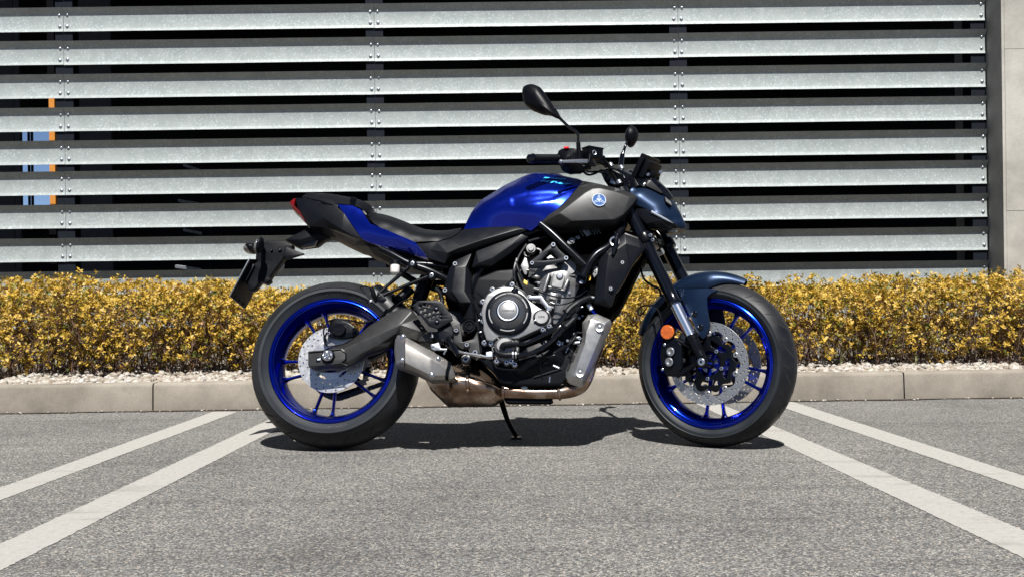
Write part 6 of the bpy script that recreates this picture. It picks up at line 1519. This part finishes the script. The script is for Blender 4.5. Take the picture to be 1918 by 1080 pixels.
# ------------------------------------------------------------ tail end: plate carrier, plate, indicators
bm = bmesh.new()
facets(bm, 'B', [(534, 449, -.018), (579, 426, -.022), (603, 432, -.030), (622, 443, -.020), (607, 449, -.018), (594, 460, -.016), (561.5, 464, -.016), (549, 458, -.016), (563, 449, -.030), (590, 440, -.034)], 8, back='sym', bev=.002)
plate(bm, 'B', [(497, 452), (502, 450), (530, 450), (549, 458), (546, 468), (536, 478), (529, 487), (515, 505), (505, 520), (507, 524), (499, 531), (488, 527), (478, 540), (467, 545), (463, 530), (468, 515), (470, 498), (478, 492), (484, 489), (478, 487), (479, 470), (488, 462)], -.045, -.005, .006, .005)
plate(bm, 'B', [(536, 462), (570, 475), (552, 481), (538, 485), (530, 480)], -.05, -.035, .003, .003)
plC = P('plate_carrier', bm, M_blk, smooth=25)
bm = bmesh.new(); facets(bm, 'B', [(563, 461, -.040), (583, 453, -.042), (594, 450, -.042), (588, 459, -.040), (566, 463.5, -.038)], 5, back=-.015, bev=.0015); P('loom_cover', bm, M_gloss, plC, smooth=20)
bm = bmesh.new(); bolt(bm, B(524.5, 467, -.05), .006, .004, 0, 1); bolt(bm, B(509, 468, -.05), .005, .004, 0, 1); P('carrier_screw', bm, [M_edk, M_zinc], plC)
# plate: near edge traced, runs across the tail
t0, t1 = B(467, 483.5, -.09), B(429.5, 554.5, -.09); u = t1-t0; u.y = 0; nrmp = V3(u.z, 0, -u.x).normalized(); nrmp = nrmp if nrmp.x > 0 else -nrmp
cpl = (t0+t1)/2; cpl.y = 0
bm = bmesh.new(); obox(bm, cpl+nrmp*.001, u/2, V3(0, .092, 0), nrmp*.0015, bev=.0008); pl_ = P('number_plate', bm, M_plw)
bm = bmesh.new(); obox(bm, cpl+nrmp*.0045, u*.495, V3(0, .0915, 0), nrmp*.0018, bev=.0008); obox(bm, cpl+nrmp*.012-u*.22, u*.22, V3(0, .06, 0), nrmp*.006, bev=.003)
obox(bm, cpl+nrmp*.0075+u*.40, u*.008, V3(0, .085, 0), nrmp*.0012); 
for k, yy in enumerate((-.05, 0, .05)): revolve(bm, cpl+nrmp*.006+u*.44+V3(0, yy, 0), [(0, .003), (.005, .003), (.006, 0)], 12, nrmp)
P('plate_holder', bm, M_plate, pl_)
bm = bmesh.new(); tube(bm, [B(528, 490, 0), B(527, 498, 0), B(521, 502, 0)], [.008, .012, .01], 12, 3); P('plate_lamp', bm, M_glass, plC)
def indicator(px, py, w_, hub, rx, rz, ry, nm='indicator'):
    bm = bmesh.new(); c = B(px, py, w_); tube(bm, [B(*hub), c+V3(0, -.02 if w_ < 0 else -.01, 0)], .009, 12, 2); o = P(nm, bm, M_blk)
    bm = bmesh.new(); bmesh.ops.create_uvsphere(bm, u_segments=24, v_segments=14, radius=1)
    bm.transform(Matrix.Translation(c) @ Matrix.Rotation(R_(12), 4, 'Y') @ Matrix.Diagonal((rx, ry, rz, 1)))
    P('indicator_body', bm, M_blk, o)
    bm = bmesh.new(); bmesh.ops.create_uvsphere(bm, u_segments=24, v_segments=14, radius=1)
    bm.transform(Matrix.Translation(c+V3(-.008, 0, -.0025)) @ Matrix.Rotation(R_(12), 4, 'Y') @ Matrix.Diagonal((rx*.86, ry*.9, rz*.88, 1)))
    P('indicator_lens', bm, M_lens, o)
indicator(472, 465.5, .155, (490, 466, .03), .031, .021, .038)
indicator(487, 459, -.135, (495, 470, -.03), .013, .031, .030)
